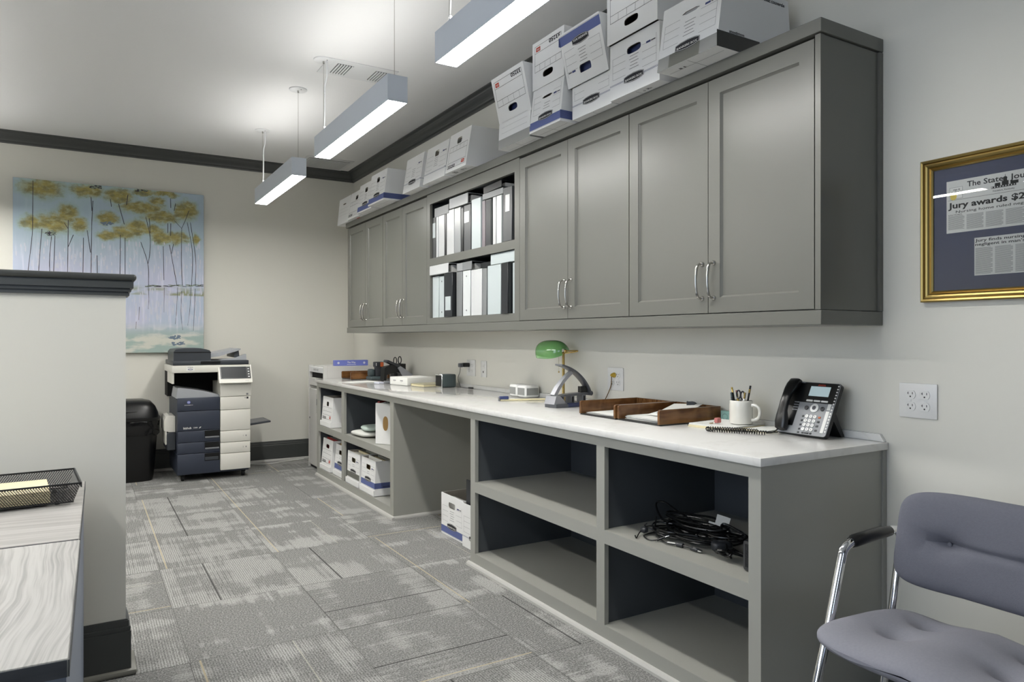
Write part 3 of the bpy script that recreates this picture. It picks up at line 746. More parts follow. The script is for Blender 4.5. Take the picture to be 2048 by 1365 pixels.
    if folders or inner != 'box_inner':
        fb = MB(); y = 0.03; i = 0; hs = folders or 0.0
        rng = random.Random(int(cy*1000))
        while y < D-0.06:
            dy = rng.uniform(0.012, 0.03); top = (Hh-0.03 if not hs else Hh-0.012+rng.uniform(-0.01, hs)); m = inner if (i == 0 and inner != 'box_inner') else rng.choice(['paper', 'paper_grey', 'paper', 'cream_folder'])
            a = rng.uniform(0.006, 0.02); fb.add([tr(p) for p in ((-w+a, y, 0.006), (w-a, y, 0.006), (w-a, y+lean*0.9+0.002, top), (-w+a, y+lean*0.9+0.002, top), (-w+a, y+dy*0.8, 0.006), (w-a, y+dy*0.8, 0.006), (w-a, y+dy*0.8+lean*0.9, top-0.004), (-w+a, y+dy*0.8+lean*0.9, top-0.004))],
                   [(0, 1, 2, 3), (5, 4, 7, 6), (3, 2, 6, 7), (1, 5, 6, 2), (4, 0, 3, 7)], m); y += dy; i += 1
            if not hs and i > 2: break
        part('folders', fb, t)
    return t
GB = 'white file boxes on top of the wall cabinets'
ZT = 2.1945
file_box('nearest file box on the cabinets, grey and black tape round its base', 1.915, -0.440, ZT, 0.300, 0.245, 0.036, 0.40, tape='both', hole='slot', group=GB,
         sidetext=[('avec couvercle', 0.30, 0.222, 0.013, 0), ('smoothmove', 0.10, 0.064, 0.010, 0)], under=[('III  II', -0.06, 0.045, 0.012, 'ink')])
file_box('upright file box with oval hole beside the taped box, lower of its stack', 2.268, -0.383, ZT, 0.308, 0.236, 0.0, 0.36, stripes=True, inner='box_blue', group=GB, under=[('o  Mo', 0.05, 0.03, 0.014, 'ink_grey')])
file_box('upside-down white file box topping the stack beside the taped box', 2.270, -0.396, ZT+0.237, 0.314, 0.245, 0.0, 0.37, style='st', inv=True, group=GB)
file_box('white file box squeezed under the blue-banded upside-down box', 2.577, -0.367, ZT, 0.290, 0.148, 0.0, 0.35, stripes=True, hole=None, group=GB)
file_box('upside-down file box with a wide blue band along its top', 2.592, -0.431, ZT+0.149, 0.300, 0.240, 0.055, 0.38, inv=True, band='box_blue', hole='rect', inner='box_blue', group=GB, sideband=True)
file_box('upright blue-banded file box with a torn label, lower one of its stack', 2.884, -0.418, ZT, 0.268, 0.216, 0.025, 0.39, band='box_blue', sideband=True, hole='slot', group=GB)
file_box('upside-down file box numbered 33250 standing on the blue-banded torn-label box', 2.884, -0.397, ZT+0.217, 0.274, 0.236, 0.0, 0.37, style='st', inv=True, group=GB)
file_box('white file box with grey tape round its base, under the leftmost upside-down box', 3.202, -0.400, ZT, 0.318, 0.133, 0.006, 0.37, style='plain', tape='tape_grey', hole=None, group=GB)
file_box('upside-down file box numbered 33250, leftmost of the stacked upper boxes', 3.200, -0.446, ZT+0.134, 0.322, 0.236, 0.054, 0.40, style='st', inv=True, inner='box_blue_dark', group=GB)
file_box('upright file box numbered 33250 with a 10 printed under its base', 3.885, -0.402, ZT, 0.280, 0.243, 0.043, 0.37, style='st', hole='small', group=GB,
         under=[('10', -0.06, 0.035, 0.030, 'ink'), ('EE L I', 0.05, 0.035, 0.018, 'ink_grey')], inner='paper')
file_box('white file box with dark hole, middle of three above the binder shelves', 4.225, -0.390, ZT, 0.330, 0.240, 0.038, 0.36, stripes=True, badge=False, hole='small', group=GB)
file_box('white file box with a badge, leftmost of three above the binder shelves', 4.595, -0.390, ZT, 0.296, 0.243, 0.038, 0.36, stripes=True, hole='none', group=GB)
file_box('blue-striped file box with blue side, rightmost of those at the far end', 5.155, -0.440, ZT, 0.335, 0.236, 0.032, 0.41, band='box_blue', sideband=True, hole='small', inner='tape_black', group=GB)
file_box('blue-based file box left of the blue-striped box at the far end', 5.530, -0.400, ZT, 0.335, 0.232, 0.030, 0.37, band='box_blue', hole='small', inner='tape_black', group=GB)
file_box('white file box with a red mark under its base, second from the room corner', 5.890, -0.368, ZT, 0.335, 0.236, 0.045, 0.34, style='st', hole='small', inner='tape_black', group=GB, under=[(None, 0.03, 0.05, 0.035, 'logo_red')])
file_box('plain white file box overhanging the far end of the cabinets by the room corner', 6.245, -0.346, ZT, 0.320, 0.236, 0.025, 0.31, style='plain', hole='slot', group=GB)
GL = 'file boxes in the far base shelf unit'
file_box('black-holed white file box in its lid on the far base unit\'s upper shelf', 5.880, -0.612, 0.4365, 0.285, 0.245, 0.02, 0.38, style='st', lid=True, hole='small', inner='tape_black', group=GL)
file_box('white file box half hidden behind the upright, beside the black-holed box', 5.560, -0.500, 0.4365, 0.230, 0.240, 0.01, 0.36, style='plain', lid=True, hole=None, group=GL)
file_box('overstuffed file box with a red folder in its hole, lower far corner', 5.895, -0.612, 0.0715, 0.275, 0.255, 0.025, 0.38, style='st', lid=True, hole='oval', inner='dark_red', folders=0.022, group=GL)
file_box('blue-based open file box on the lower shelf, right of the red-foldered box', 5.570, -0.600, 0.0715, 0.262, 0.245, 0.02, 0.38, band='box_blue', lid=True, hole='rect', inner='kraft', folders=0.018, group=GL)
file_box('open file box with dark grey base band, left of the blue-sided box', 5.195, -0.612, 0.0715, 0.280, 0.243, 0.01, 0.37, band='box_grey', lid=True, hole='rect', inner='cream_folder', folders=0.018, group=GL)
file_box('open file box with broad blue band on end and side, by the knee space', 4.872, -0.612, 0.0715, 0.285, 0.243, 0.01, 0.38, band='box_blue', sideband=True, lid=True, hole='rect', inner='kraft', folders=0.018, sidetext=[('smoothmove', 0.10, 0.060, 0.010, 0)], group=GL)
GK = 'open file boxes under the worktop'
file_box('open white file box with blue base band on the floor in the knee space', 3.770, -0.487, 0.0005, 0.288, 0.243, 0.0, 0.385, band='box_blue', hole='rect', inner='paper_grey', group=GK)
b = file_box('white file box on the floor half hidden behind the near shelf unit', 3.455, -0.505, 0.0005, 0.290, 0.243, 0.0, 0.385, stripes=True, hole='rect', folders=0.01, group=GK)
part('folder', MB().box(-0.135, -0.02, 0.018, 0.026, 0.02, 0.375, 'plastic_dark', 0.003, 1), b)
# file box stood on end
t = thing('archive_box', 'white file box stood on end with an oval tan hole in its face', 'box', (-0.600, 4.745, 0.4365), R(-55))
mb = MB(); mb.box(0, 0.235, 0, 0.235, 0, 0.285, 'box_white', 0.003, 1)
mb.T = Matrix.Rotation(PI/2, 4, 'X')
mb.prism([(0.085+0.024*math.cos(a)*0.9, 0.145+math.copysign(abs(math.sin(a))**0.7, math.sin(a))*0.050) for a in [2*PI*i/24 for i in range(24)]], 'z', 0.0005, 0.001, 'kraft')
mb.prism([(0.16, 0.012), (0.161, 0.012), (0.161, 0.27), (0.16, 0.27)], 'z', 0.0005, 0.001, 'ink_thin')
mb.prism([(0.16, 0.012), (0.232, 0.012), (0.232, 0.013), (0.16, 0.013)], 'z', 0.0005, 0.001, 'ink_thin')
mb.prism([(0.150, 0.205), (0.158, 0.205), (0.158, 0.238), (0.150, 0.238)], 'z', 0.0005, 0.001, 'box_blue_dark')
mb.text('R-KIVE', 0.146, 0.225, 0.008, 'ink_thin', 0.001, rot=PI/2)
mb.T = Matrix.Identity(4); part('body', mb, t)
mb = MB()
for i, m in enumerate(('dark_red', 'paper', 'cream_folder', 'paper')): mb.box(0.012+0.05*i, 0.03+0.05*i, 0.01, 0.225, 0.27, 0.296-0.004*(i % 2), m)
part('folders', mb, t)
# soft pads
def pad(label, x, y, z, a, b, h, m, rz):
    def fn(u, v):
        th = 2*PI*u; ph = PI*v; e = 0.45
        def sg(q, p): return math.copysign(abs(q)**p, q)
        r_ = abs(math.sin(ph))**0.5
        return (a*sg(math.cos(th), e)*r_, b*sg(math.sin(th), e)*r_, h/2-h/2*math.cos(ph)*(1-0.10*math.cos(3*th)*r_))
    o = make_obj('cloth_pad', MB().grid(fn, 36, 14, m, cu=True)); o.location = (x, y, z); o.rotation_euler = (0, 0, rz); tag(o, label, 'pad', 'soft pads on the upper shelf')
pad('flat off-white cloth pad lying on the upper shelf, under the mint pad', -0.470, 5.170, 0.437, 0.13, 0.15, 0.042, 'fabric_white', 0.1)
pad('small mint-white cloth pad on top of the off-white pad', -0.465, 5.125, 0.4785, 0.095, 0.105, 0.042, 'fabric_mint', -0.15)

# ================================================================== BINDERS
def binder(y0, y1, z0, h, m, label, fx=-0.312, lean=0.0, tagm=None, ring=False, gloss=False, gap=0.0, group='binders on the open wall shelves'):
    w = y1-y0-0.003; t = thing('binder', label, 'binder', (fx, (y0+y1)/2, z0), WR, group); D = 0.265; hw = w/2
    mb = MB()
    if lean: mb.T = Matrix.Rotation(lean, 4, 'Y')
    c = 0.0035
    mb.box(-hw, hw, 0, 0.005, 0, h, m, 0.002, 1)
    mb.box(-hw, -hw+c, 0.005, D, 0, h, m); mb.box(hw-c, hw, 0.005, D, 0, h, m)
    if gloss:
        for i in range(5):
            a = -hw+0.006+i*(w-0.012)/4.5
    part('cover', mb, t)
    if w > 0.03:
        pm = MB(); pm.T = mb.T.copy(); pm.box(-hw+c+0.003, hw-c-0.003, 0.03, D-0.02, 0.008, h-0.012, 'paper_grey'); part('pages', pm, t)
    if tagm:
        lm = MB(); lm.T = mb.T.copy(); a, b, c0, c1, mm = tagm; lm.box(-hw+a*w, -hw+b*w, -0.0014, -0.0002, h*c0, h*c1, mm); part('spine_label', lm, t)
    if ring:
        rm = MB(); rm.T = mb.T @ Matrix.Translation((0, 0, 0.035)) @ Matrix.Rotation(PI/2, 4, 'X'); rm.lathe([(0.003, 0), (0.0052, 0.0005), (0.0052, 0.0012), (0.003, 0.0012)], 'nickel', 12); rm.lathe([(0.0, 0.0004), (0.003, 0.0004)], 'black_void', 10)
        if ring == 2: rm.T = mb.T @ Matrix.Translation((0, 0, h-0.035)) @ Matrix.Rotation(PI/2, 4, 'X'); rm.lathe([(0.003, 0), (0.0052, 0.0005), (0.0052, 0.0012), (0.003, 0.0012)], 'nickel', 12)
        part('finger_ring', rm, t)
    return t
def flat_binder(y0, y1, z0, hgt, m, label, fx=-0.315, tilt=0.0, tagm=None, group='binders on the open wall shelves', D=0.25, roll=0.0):
    w = y1-y0; t = thing('binder', label, 'binder', (fx, (y0+y1)/2, z0), WR, group); t.rotation_euler = (roll, tilt, WR)
    mb = MB(); hw = w/2; mb.box(-hw, hw, 0, 0.005, 0, hgt, m, 0.002, 1); mb.box(-hw, hw, 0.005, D, 0, 0.0035, m); mb.box(-hw, hw, 0.005, D, hgt-0.0035, hgt, m); part('cover', mb, t)
    part('pages', MB().box(-hw+0.012, hw-0.008, 0.03, D-0.015, 0.006, hgt-0.012, 'paper_grey'), t)
    if tagm: a, b, c0, c1, mm = tagm; part('spine_label', MB().box(-hw+a*w, -hw+b*w, -0.0014, -0.0002, hgt*c0, hgt*c1, mm), t)
ZU, ZL = 1.7105, 1.3095
binder(4.372, 4.425, ZU, 0.276, 'bn_dark', 'dark grey binder with a pale spine label, leftmost on the upper open shelf', tagm=(0.1, 0.95, 0.5, 0.86, 'bn_light'))
binder(4.335, 4.366, ZU, 0.276, 'bn_white', 'slim white binder next to the leftmost dark one, upper shelf')
binder(4.240, 4.330, ZU, 0.288, 'bn_gloss', 'glossy white binder left of a slim black one, upper shelf')
binder(4.208, 4.237, ZU, 0.280, 'bn_black', 'slim black binder between two glossy white ones, upper shelf')
binder(4.096, 4.205, ZU, 0.290, 'bn_gloss', 'wide glossy white binder right of the slim black one, upper shelf')
binder(4.003, 4.091, ZU, 0.288, 'bn_silver', 'glossy silver-grey binder in the left half of the upper shelf')
binder(3.965, 3.999, ZU, 0.276, 'bn_black', 'slim dark binder right of the silver-grey one, upper shelf')
binder(3.864, 3.960, ZU, 0.284, 'bn_dark', 'dark grey binder with a clear shiny label, middle of the upper shelf', tagm=(0.05, 0.75, 0.62, 0.86, 'bn_gloss'))
binder(3.727, 3.846, ZU, 0.302, 'bn_light', 'widest pale binder standing tallest in the middle of the upper shelf', -0.318)
binder(3.682, 3.724, ZU, 0.276, 'bn_mauve', 'slim mauve-grey binder right of the widest pale one, upper shelf')
binder(3.608, 3.678, ZU, 0.274, 'bn_dark', 'dark binder with a glossy sleeve under the flat grey binder, upper shelf', tagm=(0.1, 0.9, 0.03, 0.97, 'plastic_dark'))
binder(3.555, 3.594, ZU, 0.276, 'bn_gloss', 'slim glossy white binder in the right third of the upper shelf')
binder(3.492, 3.551, ZU, 0.276, 'bn_white', 'plain white binder beside the leaning dark one, upper shelf')
binder(3.362, 3.462, ZU+0.002, 0.300, 'bn_dark', 'tall dark grey binder with shiny spine label, rightmost on the upper shelf', -0.322, lean=R(0.8), tagm=(0.28, 0.75, 0.55, 0.86, 'bn_gloss'))
flat_binder(4.170, 4.385, ZU+0.273, 0.060, 'bn_grey', 'grey binder lying flat over the far end of the upper shelf row')
flat_binder(3.900, 4.160, ZU+0.294, 0.066, 'bn_silver', 'pale ribbed binder lying flat over the middle of the upper shelf row')
flat_binder(3.470, 3.712, ZU+0.278, 0.036, 'bn_grey', 'grey binder lying flat under the tilted black one, upper shelf')
flat_binder(3.486, 3.700, ZU+0.316, 0.040, 'bn_black', 'black binder lying tilted on the flat grey one, upper shelf', tilt=R(-2.0))
binder(4.324, 4.424, ZL, 0.278, 'bn_light', 'pale blue-grey binder, leftmost on the lower open shelf')
binder(4.233, 4.318, ZL, 0.273, 'bn_light', 'pale binder with two rivets, second on the lower shelf', ring=2)
binder(4.199, 4.229, ZL, 0.270, 'bn_mauve', 'slim mauve binder beside the black labelled one, lower shelf')
binder(4.071, 4.196, ZL, 0.283, 'bn_black', 'black binder with a small pale label low on its spine, lower shelf', -0.336, tagm=(0.18, 0.82, 0.15, 0.46, 'bn_light'))
binder(3.981, 4.064, ZL, 0.282, 'bn_grey', 'grey binder right of the black labelled one, lower shelf')
binder(3.872, 3.973, ZL, 0.281, 'bn_white', 'white binder with two rivets in the middle of the lower shelf', ring=2)
binder(3.725, 3.863, ZL, 0.278, 'bn_gloss', 'wide glossy white binder in the middle of the lower shelf')
binder(3.666, 3.715, ZL, 0.275, 'bn_grey', 'slim grey binder right of the wide glossy one, lower shelf')
binder(3.500, 3.656, ZL, 0.285, 'bn_light', 'widest pale blue-grey binder on the lower shelf')
binder(3.458, 3.494, ZL, 0.277, 'bn_mauve', 'slim mauve-grey binder left of the black one at the right end, lower shelf')
binder(3.377, 3.452, ZL, 0.283, 'bn_black', 'black shiny-sleeved binder near the right end of the lower shelf', -0.338)
binder(3.334, 3.372, ZL, 0.279, 'bn_light', 'slim pale binder, rightmost on the lower shelf')
flat_binder(4.135, 4.420, ZL+0.285, 0.063, 'bn_gloss', 'white binder lying flat at the left over the lower shelf row', -0.335)
flat_binder(3.850, 4.052, ZL+0.283, 0.052, 'bn_grey', 'grey binder with a pale label lying flat, second over the lower shelf row', tagm=(0.05, 0.42, 0.06, 0.94, 'bn_silver'))
flat_binder(3.680, 3.800, ZL+0.283, 0.036, 'bn_black', 'small black binder lying set back over the lower shelf row', -0.28)
flat_binder(3.345, 3.613, ZL+0.287, 0.060, 'bn_light', 'pale binder lying flat at the right over the lower shelf row')
# ================================================================== WALL PLATES
def plate(label, y0, y1, z0, z1, gangs, group=None, skip=()):
    t = thing('wall_outlet', label, 'outlet', (0, (y0+y1)/2, (z0+z1)/2), WR, 'white power outlet plates on the right wall' if gangs == 2 else None)
    w, h = y1-y0, z1-z0; mb = MB(); mb.T = Matrix.Rotation(PI/2, 4, 'X'); mb.box(-w/2, w/2, -h/2, h/2, 0.0004, 0.0062, 'plastic_white', 0.0035, 2); part('cover_plate', mb, t)
    for gx in ([-0.023, 0.023] if gangs == 2 else [0.0]):
        for gz in (0.0195, -0.0195):
            mb = MB(); mb.T = Matrix.Translation((gx, 0, gz)) @ Matrix.Rotation(PI/2, 4, 'X')
            if gangs == 2:
                pts = [(0.0170*math.cos(a), max(-0.0135, min(0.0135, 0.0170*math.sin(a)))) for a in [2*PI*i/28 for i in range(28)]]
                mb.prism(pts, 'z', 0.0062, 0.0078, 'plastic_white')
                mb.box(-0.0082, -0.0062, 0.0005, 0.0085, 0.0078, 0.0081, 'ink'); mb.box(-0.0105, -0.0082, 0.0036, 0.0052, 0.0078, 0.0081, 'ink'); mb.box(0.0060, 0.0080, 0.0008, 0.0080, 0.0078, 0.0081, 'ink')
                mb.lathe([(0.0, 0.0), (0.0026, 0.0), (0.0026, 0.0003), (0, 0.0003)], 'ink', 10, (0, -0.0065, 0.0078))
                part('receptacle', mb, t)
            else:
                mb.box(-0.012, 0.012, -0.012, 0.012, 0.0062, 0.0075, 'plastic_white', 0.001, 1); mb.box(-0.0055, 0.0055, -0.006, 0.006, 0.0075, 0.0079, 'ink' if gz < 0 else 'paper_grey'); part('data_jack', mb, t)
        if gangs == 2:
            mb = MB(); mb.T = Matrix.Translation((gx, 0, 0)) @ Matrix.Rotation(PI/2, 4, 'X'); mb.lathe([(0.003, 0.0062), (0.003, 0.0070), (0.0, 0.0074)], 'lamp_white', 10); part('screw', mb, t)
plate('white four-socket wall outlet to the right of the desk phone', 1.253, 1.377, 0.912, 1.026, 2)
plate('white four-socket wall outlet with a yellow plug in it, behind the wooden letter trays', 2.798, 2.922, 0.905, 1.022, 2)
plate('white four-socket wall outlet with a black adapter in it, far along the worktop', 4.388, 4.512, 0.906, 1.020, 2)
plate('narrow white data plate with a dark jack, right of the adapter outlet', 4.225, 4.303, 0.906, 1.017, 1)

# ================================================================== FRAMED NEWSPAPER
FY0, FY1, FZ0, FZ1 = 0.420, 1.2985, 1.289, 1.743
t = thing('framed_article', 'gold-framed newspaper clippings under glass on the right wall', 'framed picture', (0, (FY0+FY1)/2, (FZ0+FZ1)/2), WR)
FW, FH = FY1-FY0, FZ1-FZ0
prof = [(0, 0.0015), (0, 0.020), (0.004, 0.024), (0.009, 0.022), (0.012, 0.019), (0.017, 0.021), (0.022, 0.019), (0.026, 0.014), (0.031, 0.013), (0.035, 0.009), (0.035, 0.0015)]
mb = MB(); secs = []
for sx, sz in ((-1, -1), (1, -1), (1, 1), (-1, 1)):
    secs.append([(sx*(FW/2-o), -d, sz*(FH/2-o)) for o, d in prof])
for i in range(4):
    a, b_ = secs[i], secs[(i+1) % 4]
    for j in range(len(prof)):
        k = (j+1) % len(prof); m = 'gold_dark' if j in (3, 7) else 'gold'; mb.add([a[j], b_[j], b_[k], a[k]], [(0, 1, 2, 3)], m)
part('frame', mb, t)
mb = MB().box(-FW/2+0.030, FW/2-0.030, -0.005, -0.002, -FH/2+0.030, FH/2-0.030, 'mat_board')
mb.box(-FW/2+0.0345, -FW/2+0.0365, -0.0056, -0.005, -FH/2+0.033, FH/2-0.033, 'ink'); part('mat_board', mb, t)
part('glass', MB().box(-FW/2+0.033, FW/2-0.033, -0.0088, -0.0080, -FH/2+0.033, FH/2-0.033, 'clear_glass'), t)
cyF, czF = (FY0+FY1)/2, (FZ0+FZ1)/2
def clip(name, yl, yr, zt, zb):
    mb = MB(); mb.T = Matrix.Rotation(PI/2, 4, 'X')
    X = lambda y: cyF-y
    Zc = lambda z: z-czF
    mb.box(X(yl), X(yr), Zc(zb), Zc(zt), 0.005, 0.0055, 'news'); return mb, X, Zc
mb, X, Zc = clip('clip', 1.224, 0.560, 1.666, 1.503); zz = 0.0058
def tx(s, y, z, size, bold, fit=None, m='news_ink'): mb.text(s, X(y), Zc(z), size, m, zz, bold=bold, left=True, fit=fit)
tx('The', 1.163, 1.648, 0.016, 0.016, 0.039); tx('State', 1.116, 1.648, 0.016, 0.016, 0.054); tx('Journal', 1.044, 1.648, 0.016, 0.016, 0.082)
# masthead building: dome, wings and columns
for a, b_, c, d in ((1.095, 1.028, 1.622, 1.628), (1.085, 1.070, 1.628, 1.637), (1.043, 1.022, 1.628, 1.637), (1.066, 1.048, 1.628, 1.640), (1.062, 1.052, 1.640, 1.647)):
    mb.box(X(a), X(b_), Zc(c), Zc(d), 0.0055, zz, 'news_ink')
mb.prism([(X(1.057)+0.006*math.cos(R(x)), Zc(1.647)+0.006*math.sin(R(x))) for x in range(0, 181, 20)], 'z', 0.0055, zz, 'news_ink'); mb.box(X(1.0575), X(1.0565), Zc(1.652), Zc(1.659), 0.0055, zz, 'news_ink')
for i in range(9): a = 1.094-0.0075*i; mb.box(X(a), X(a-0.003), Zc(1.6235), Zc(1.627), zz, zz+0.0002, 'news')
tx('Frankfort, Kentucky', 1.090, 1.614, 0.0042, 0.012, 0.058)
mb.box(X(1.219), X(0.565), Zc(1.6052), Zc(1.6060), 0.0055, zz, 'news_ink')
mb.box(X(1.215), X(1.176), Zc(1.609), Zc(1.645), 0.0055, 0.0057, 'news_text'); mb.box(X(1.214), X(1.177), Zc(1.610), Zc(1.644), 0.0057, 0.0059, 'paper')
mb.prism([(X(1.203)+0.010*math.cos(R(x)), Zc(1.617)+0.012*math.sin(R(x))) for x in range(0, 360, 24)], 'z', 0.0059, 0.0061, 'yellow_pale')
zz = 0.0062; tx('High 45', 1.203, 1.637, 0.0042, 0.02, 0.020); tx('Partly sun', 1.208, 1.630, 0.0042, 0.02, 0.028); zz = 0.0058
tx('Jury awards $20', 1.219, 1.5875, 0.0175, 0.03, 0.232)
tx('Nursing home ruled negligent in man\u2019s death', 1.196, 1.5672, 0.0078, 0.006, 0.345)
for i in range(11):
    y = 1.219-0.0545*i
    for j in range(15 if i else 14): mb.box(X(y), X(y-0.048+0.004*((i*7+j*3) % 4 == 0)), Zc(1.5540-0.0031*j), Zc(1.5555-0.0031*j), 0.0055, zz, 'news_text')
tx('By POLLY WILLIAMSON', 1.218, 1.5590, 0.0030, 0.02, 0.040)
part('newspaper_clipping', mb, t)
mb, X, Zc = clip('clip', 1.142, 0.620, 1.480, 1.365); zz = 0.0058
tx('Jury finds nursing home', 1.1395, 1.4712, 0.0082, 0.016, 0.186); tx('negligent in man\u2019s death', 1.1395, 1.4590, 0.0082, 0.016, 0.182)
for i in range(8):
    y = 1.139-0.0545*i
    for j in range(26): mb.box(X(y), X(y-0.048+0.005*((i*5+j*3) % 5 == 0)), Zc(1.4470-0.0031*j), Zc(1.4485-0.0031*j), 0.0055, zz, 'news_text')
part('newspaper_clipping', mb, t)

# ================================================================== PAINTING
PX0, PX1, PZ0, PZ1 = -2.826, -1.408, 1.043, 2.465
t = thing('canvas_painting', 'large square canvas painting of golden-crowned thin trees over a lavender lake', 'painting', ((PX0+PX1)/2, YB, PZ0))
PW = PX1-PX0; PH = PZ1-PZ0
mb = MB().box(-PW/2, PW/2, -0.042, -0.001, 0, PH, 'canvas_paint', 0.003, 1)
PT = canvas_pos
rng = random.Random(3)
def stroke(x, z, a, b, ang, m, d):
    c, s_ = math.cos(ang), math.sin(ang); pts = []
    for i in range(8):
        th = 2*PI*i/8; p = a*math.cos(th)*rng.uniform(0.8, 1.15); q = b*math.sin(th)*rng.uniform(0.8, 1.15)
        xx = max(-PW/2+0.002, min(PW/2-0.002, x+p*c-q*s_)); z_ = max(0.002, min(PH-0.002, z+p*s_+q*c)); pts.append((xx, -0.0422-d, z_))
    mb.add(pts, [tuple(range(8))], m)
dd = 0
def blob(cx, cy, rx, ry, n, ms, size=0.022, flat=0.5):
    global dd
    for i in range(n):
        r_ = math.sqrt(rng.random()); th = rng.uniform(0, 2*PI); x, z = PT(cx+rx*r_*math.cos(th), cy+ry*r_*math.sin(th))
        dd += 1; stroke(x, z, size*rng.uniform(0.6, 1.5), size*flat*rng.uniform(0.6, 1.3), rng.uniform(-0.5, 0.5), ms[int(rng.random()*len(ms))], 1e-6*dd)
# pale vertical birch strokes
for i in range(150):
    x, z = PT(rng.uniform(110, 1380), rng.uniform(530, 790)); dd += 1; stroke(x, z, 0.0055, 0.022*rng.uniform(0.5, 1.4), 0, 'paint_pale', 1e-6*dd)
for i in range(110):
    x, z = PT(rng.uniform(860, 1380), rng.uniform(850, 1060)); dd += 1; stroke(x, z, 0.004, 0.03*rng.uniform(0.5, 1.4), 0, 'paint_pale', 1e-6*dd)
G1 = ['foliage_0', 'foliage_1', 'foliage_2', 'foliage_3']; G2 = ['foliage_2', 'foliage_4', 'foliage_3', 'foliage_5', 'foliage_1']
blob(620, 158, 42, 12, 40, ['paint_dark', 'foliage_5'], 0.010); blob(930, 180, 42, 10, 34, ['paint_dark', 'foliage_5'], 0.009); blob(325, 468, 34, 16, 40, ['paint_dark', 'foliage_5'], 0.009); blob(690, 405, 40, 14, 26, ['paint_slate'], 0.010)
blob(1170, 1178, 42, 12, 16, ['paint_slate'], 0.014); blob(1190, 1220, 55, 10, 14, ['paint_slate'], 0.014)
def trunk(pts, w0=4.2, w1=None, m='paint_dark'):
    global dd
    w1 = w1 or w0; P = [Vector((p[0], p[1], 0)) for p in pts]; P = smooth_path(P, 5) if len(P) > 2 else P
    L = []; Rr = []; dd += 1
    for i, p in enumerate(P):
        w_ = (w0+(w1-w0)*i/(len(P)-1))*0.5+rng.uniform(-0.4, 0.4); a = PT(p.x-w_, p.y); b_ = PT(p.x+w_, p.y)
        L.append((a[0], -0.0423-1e-6*dd-0.0002, a[1])); Rr.append((b_[0], -0.0423-1e-6*dd-0.0002, b_[1]))
    n = len(P); mb.add(L+Rr, [(i, i+1, n+i+1, n+i) for i in range(n-1)], m)
for pts in (((215, 115), (213, 330), (210, 480), (185, 720)), ((270, 440), (258, 600), (248, 760)), ((330, 490), (318, 640), (320, 760)), ((352, 485), (343, 760)), ((437, 380), (435, 560), (432, 760)), ((470, 480), (437, 560)), ((412, 400), (437, 440)), ((535, 500), (532, 760)),
            ((598, 250), (590, 420), (585, 760)), ((585, 225), (592, 320)), ((560, 450), (582, 600)), ((625, 620), (627, 760)), ((783, 480), (780, 770)), ((815, 500), (815, 770)), ((925, 530), (975, 680), (980, 826)), ((960, 360), (990, 490), (988, 610), (975, 680)), ((985, 370), (992, 470)), ((1085, 560), (1090, 790)),
            ((1130, 550), (1150, 650), (1185, 826)), ((1160, 545), (1145, 610)), ((1220, 440), (1218, 650), (1225, 828)), ((1275, 320), (1245, 390), (1220, 440)), ((1165, 385), (1220, 440)), ((1262, 400), (1300, 600), (1295, 830)), ((1285, 400), (1325, 650), (1322, 830)), ((1138, 235), (1140, 300)), ((1175, 270), (1165, 320)), ((1118, 405), (1118, 470)), ((1140, 405), (1138, 490)),
            ((835, 210), (825, 280)), ((715, 240), (722, 290)), ((770, 270), (810, 410))): trunk(pts)
for pts in (((978, 836), (982, 920), (978, 985)), ((1092, 840), (1090, 1010)), ((1190, 840), (1182, 1000), (1172, 1090)), ((1220, 865), (1215, 1020), (1228, 1130)), ((1290, 840), (1280, 1000), (1265, 1100)), ((1322, 850), (1308, 1135)), ((915, 970), (910, 1060)), ((893, 1070), (890, 1120))): trunk(pts, 3.2, 2.0)
trunk(((900, 822), (1050, 828), (1200, 832), (1385, 836)), 3, 3)
for i in range(60):
    x, z = PT(rng.uniform(960, 1385), 830+rng.uniform(-6, 4)); dd += 1; stroke(x, z, 0.02, 0.003, 0, 'paint_dark' if i % 2 else 'foliage_5', 1e-6*dd)
part('canvas', mb, t)

# ================================================================== COPIER
t = thing('office_copier', 'tall dark blue and white office copier by the back wall', 'copier', (-1.41, 6.35, 0))
mb = MB()
mb.box(-0.28, 0.275, 0.0, 0.62, 0.055, 0.226, 'copier_navy', 0.004, 1)
mb.box(-0.28, 0.275, 0.004, 0.62, 0.2285, 0.675, 'copier_navy', 0.003, 1)
mb.box(-0.315, 0.285, 0.40, 0.62, 0.675, 0.89, 'black_void'); mb.box(-0.315, -0.300, 0.02, 0.40, 0.80, 0.89, 'copier_white'); mb.box(0.045, 0.285, 0.01, 0.40, 0.675, 0.80, 'copier_white')
mb.box(-0.320, 0.285, -0.005, 0.62, 0.888, 0.948, 'copier_white', 0.006, 2)
mb.T = Matrix.Rotation(PI/2, 4, 'X'); mb.box(-0.215, -0.150, 0.905, 0.942, 0.0055, 0.0062, 'paper'); mb.text('CTSOS', -0.182, 0.933, 0.009, 'ink', 0.0064, bold=0.01)
mb.prism([(-0.182+0.019*math.cos(a), 0.916+0.007*math.sin(a)) for a in [2*PI*i/20 for i in range(20)]], 'z', 0.0062, 0.0066, 'box_blue_dark'); mb.prism([(-0.182+0.014*math.cos(a), 0.916+0.0035*math.sin(a)) for a in [2*PI*i/20 for i in range(20)]], 'z', 0.0066, 0.007, 'paper')
mb.T = Matrix.Identity(4); part('body', mb, t)
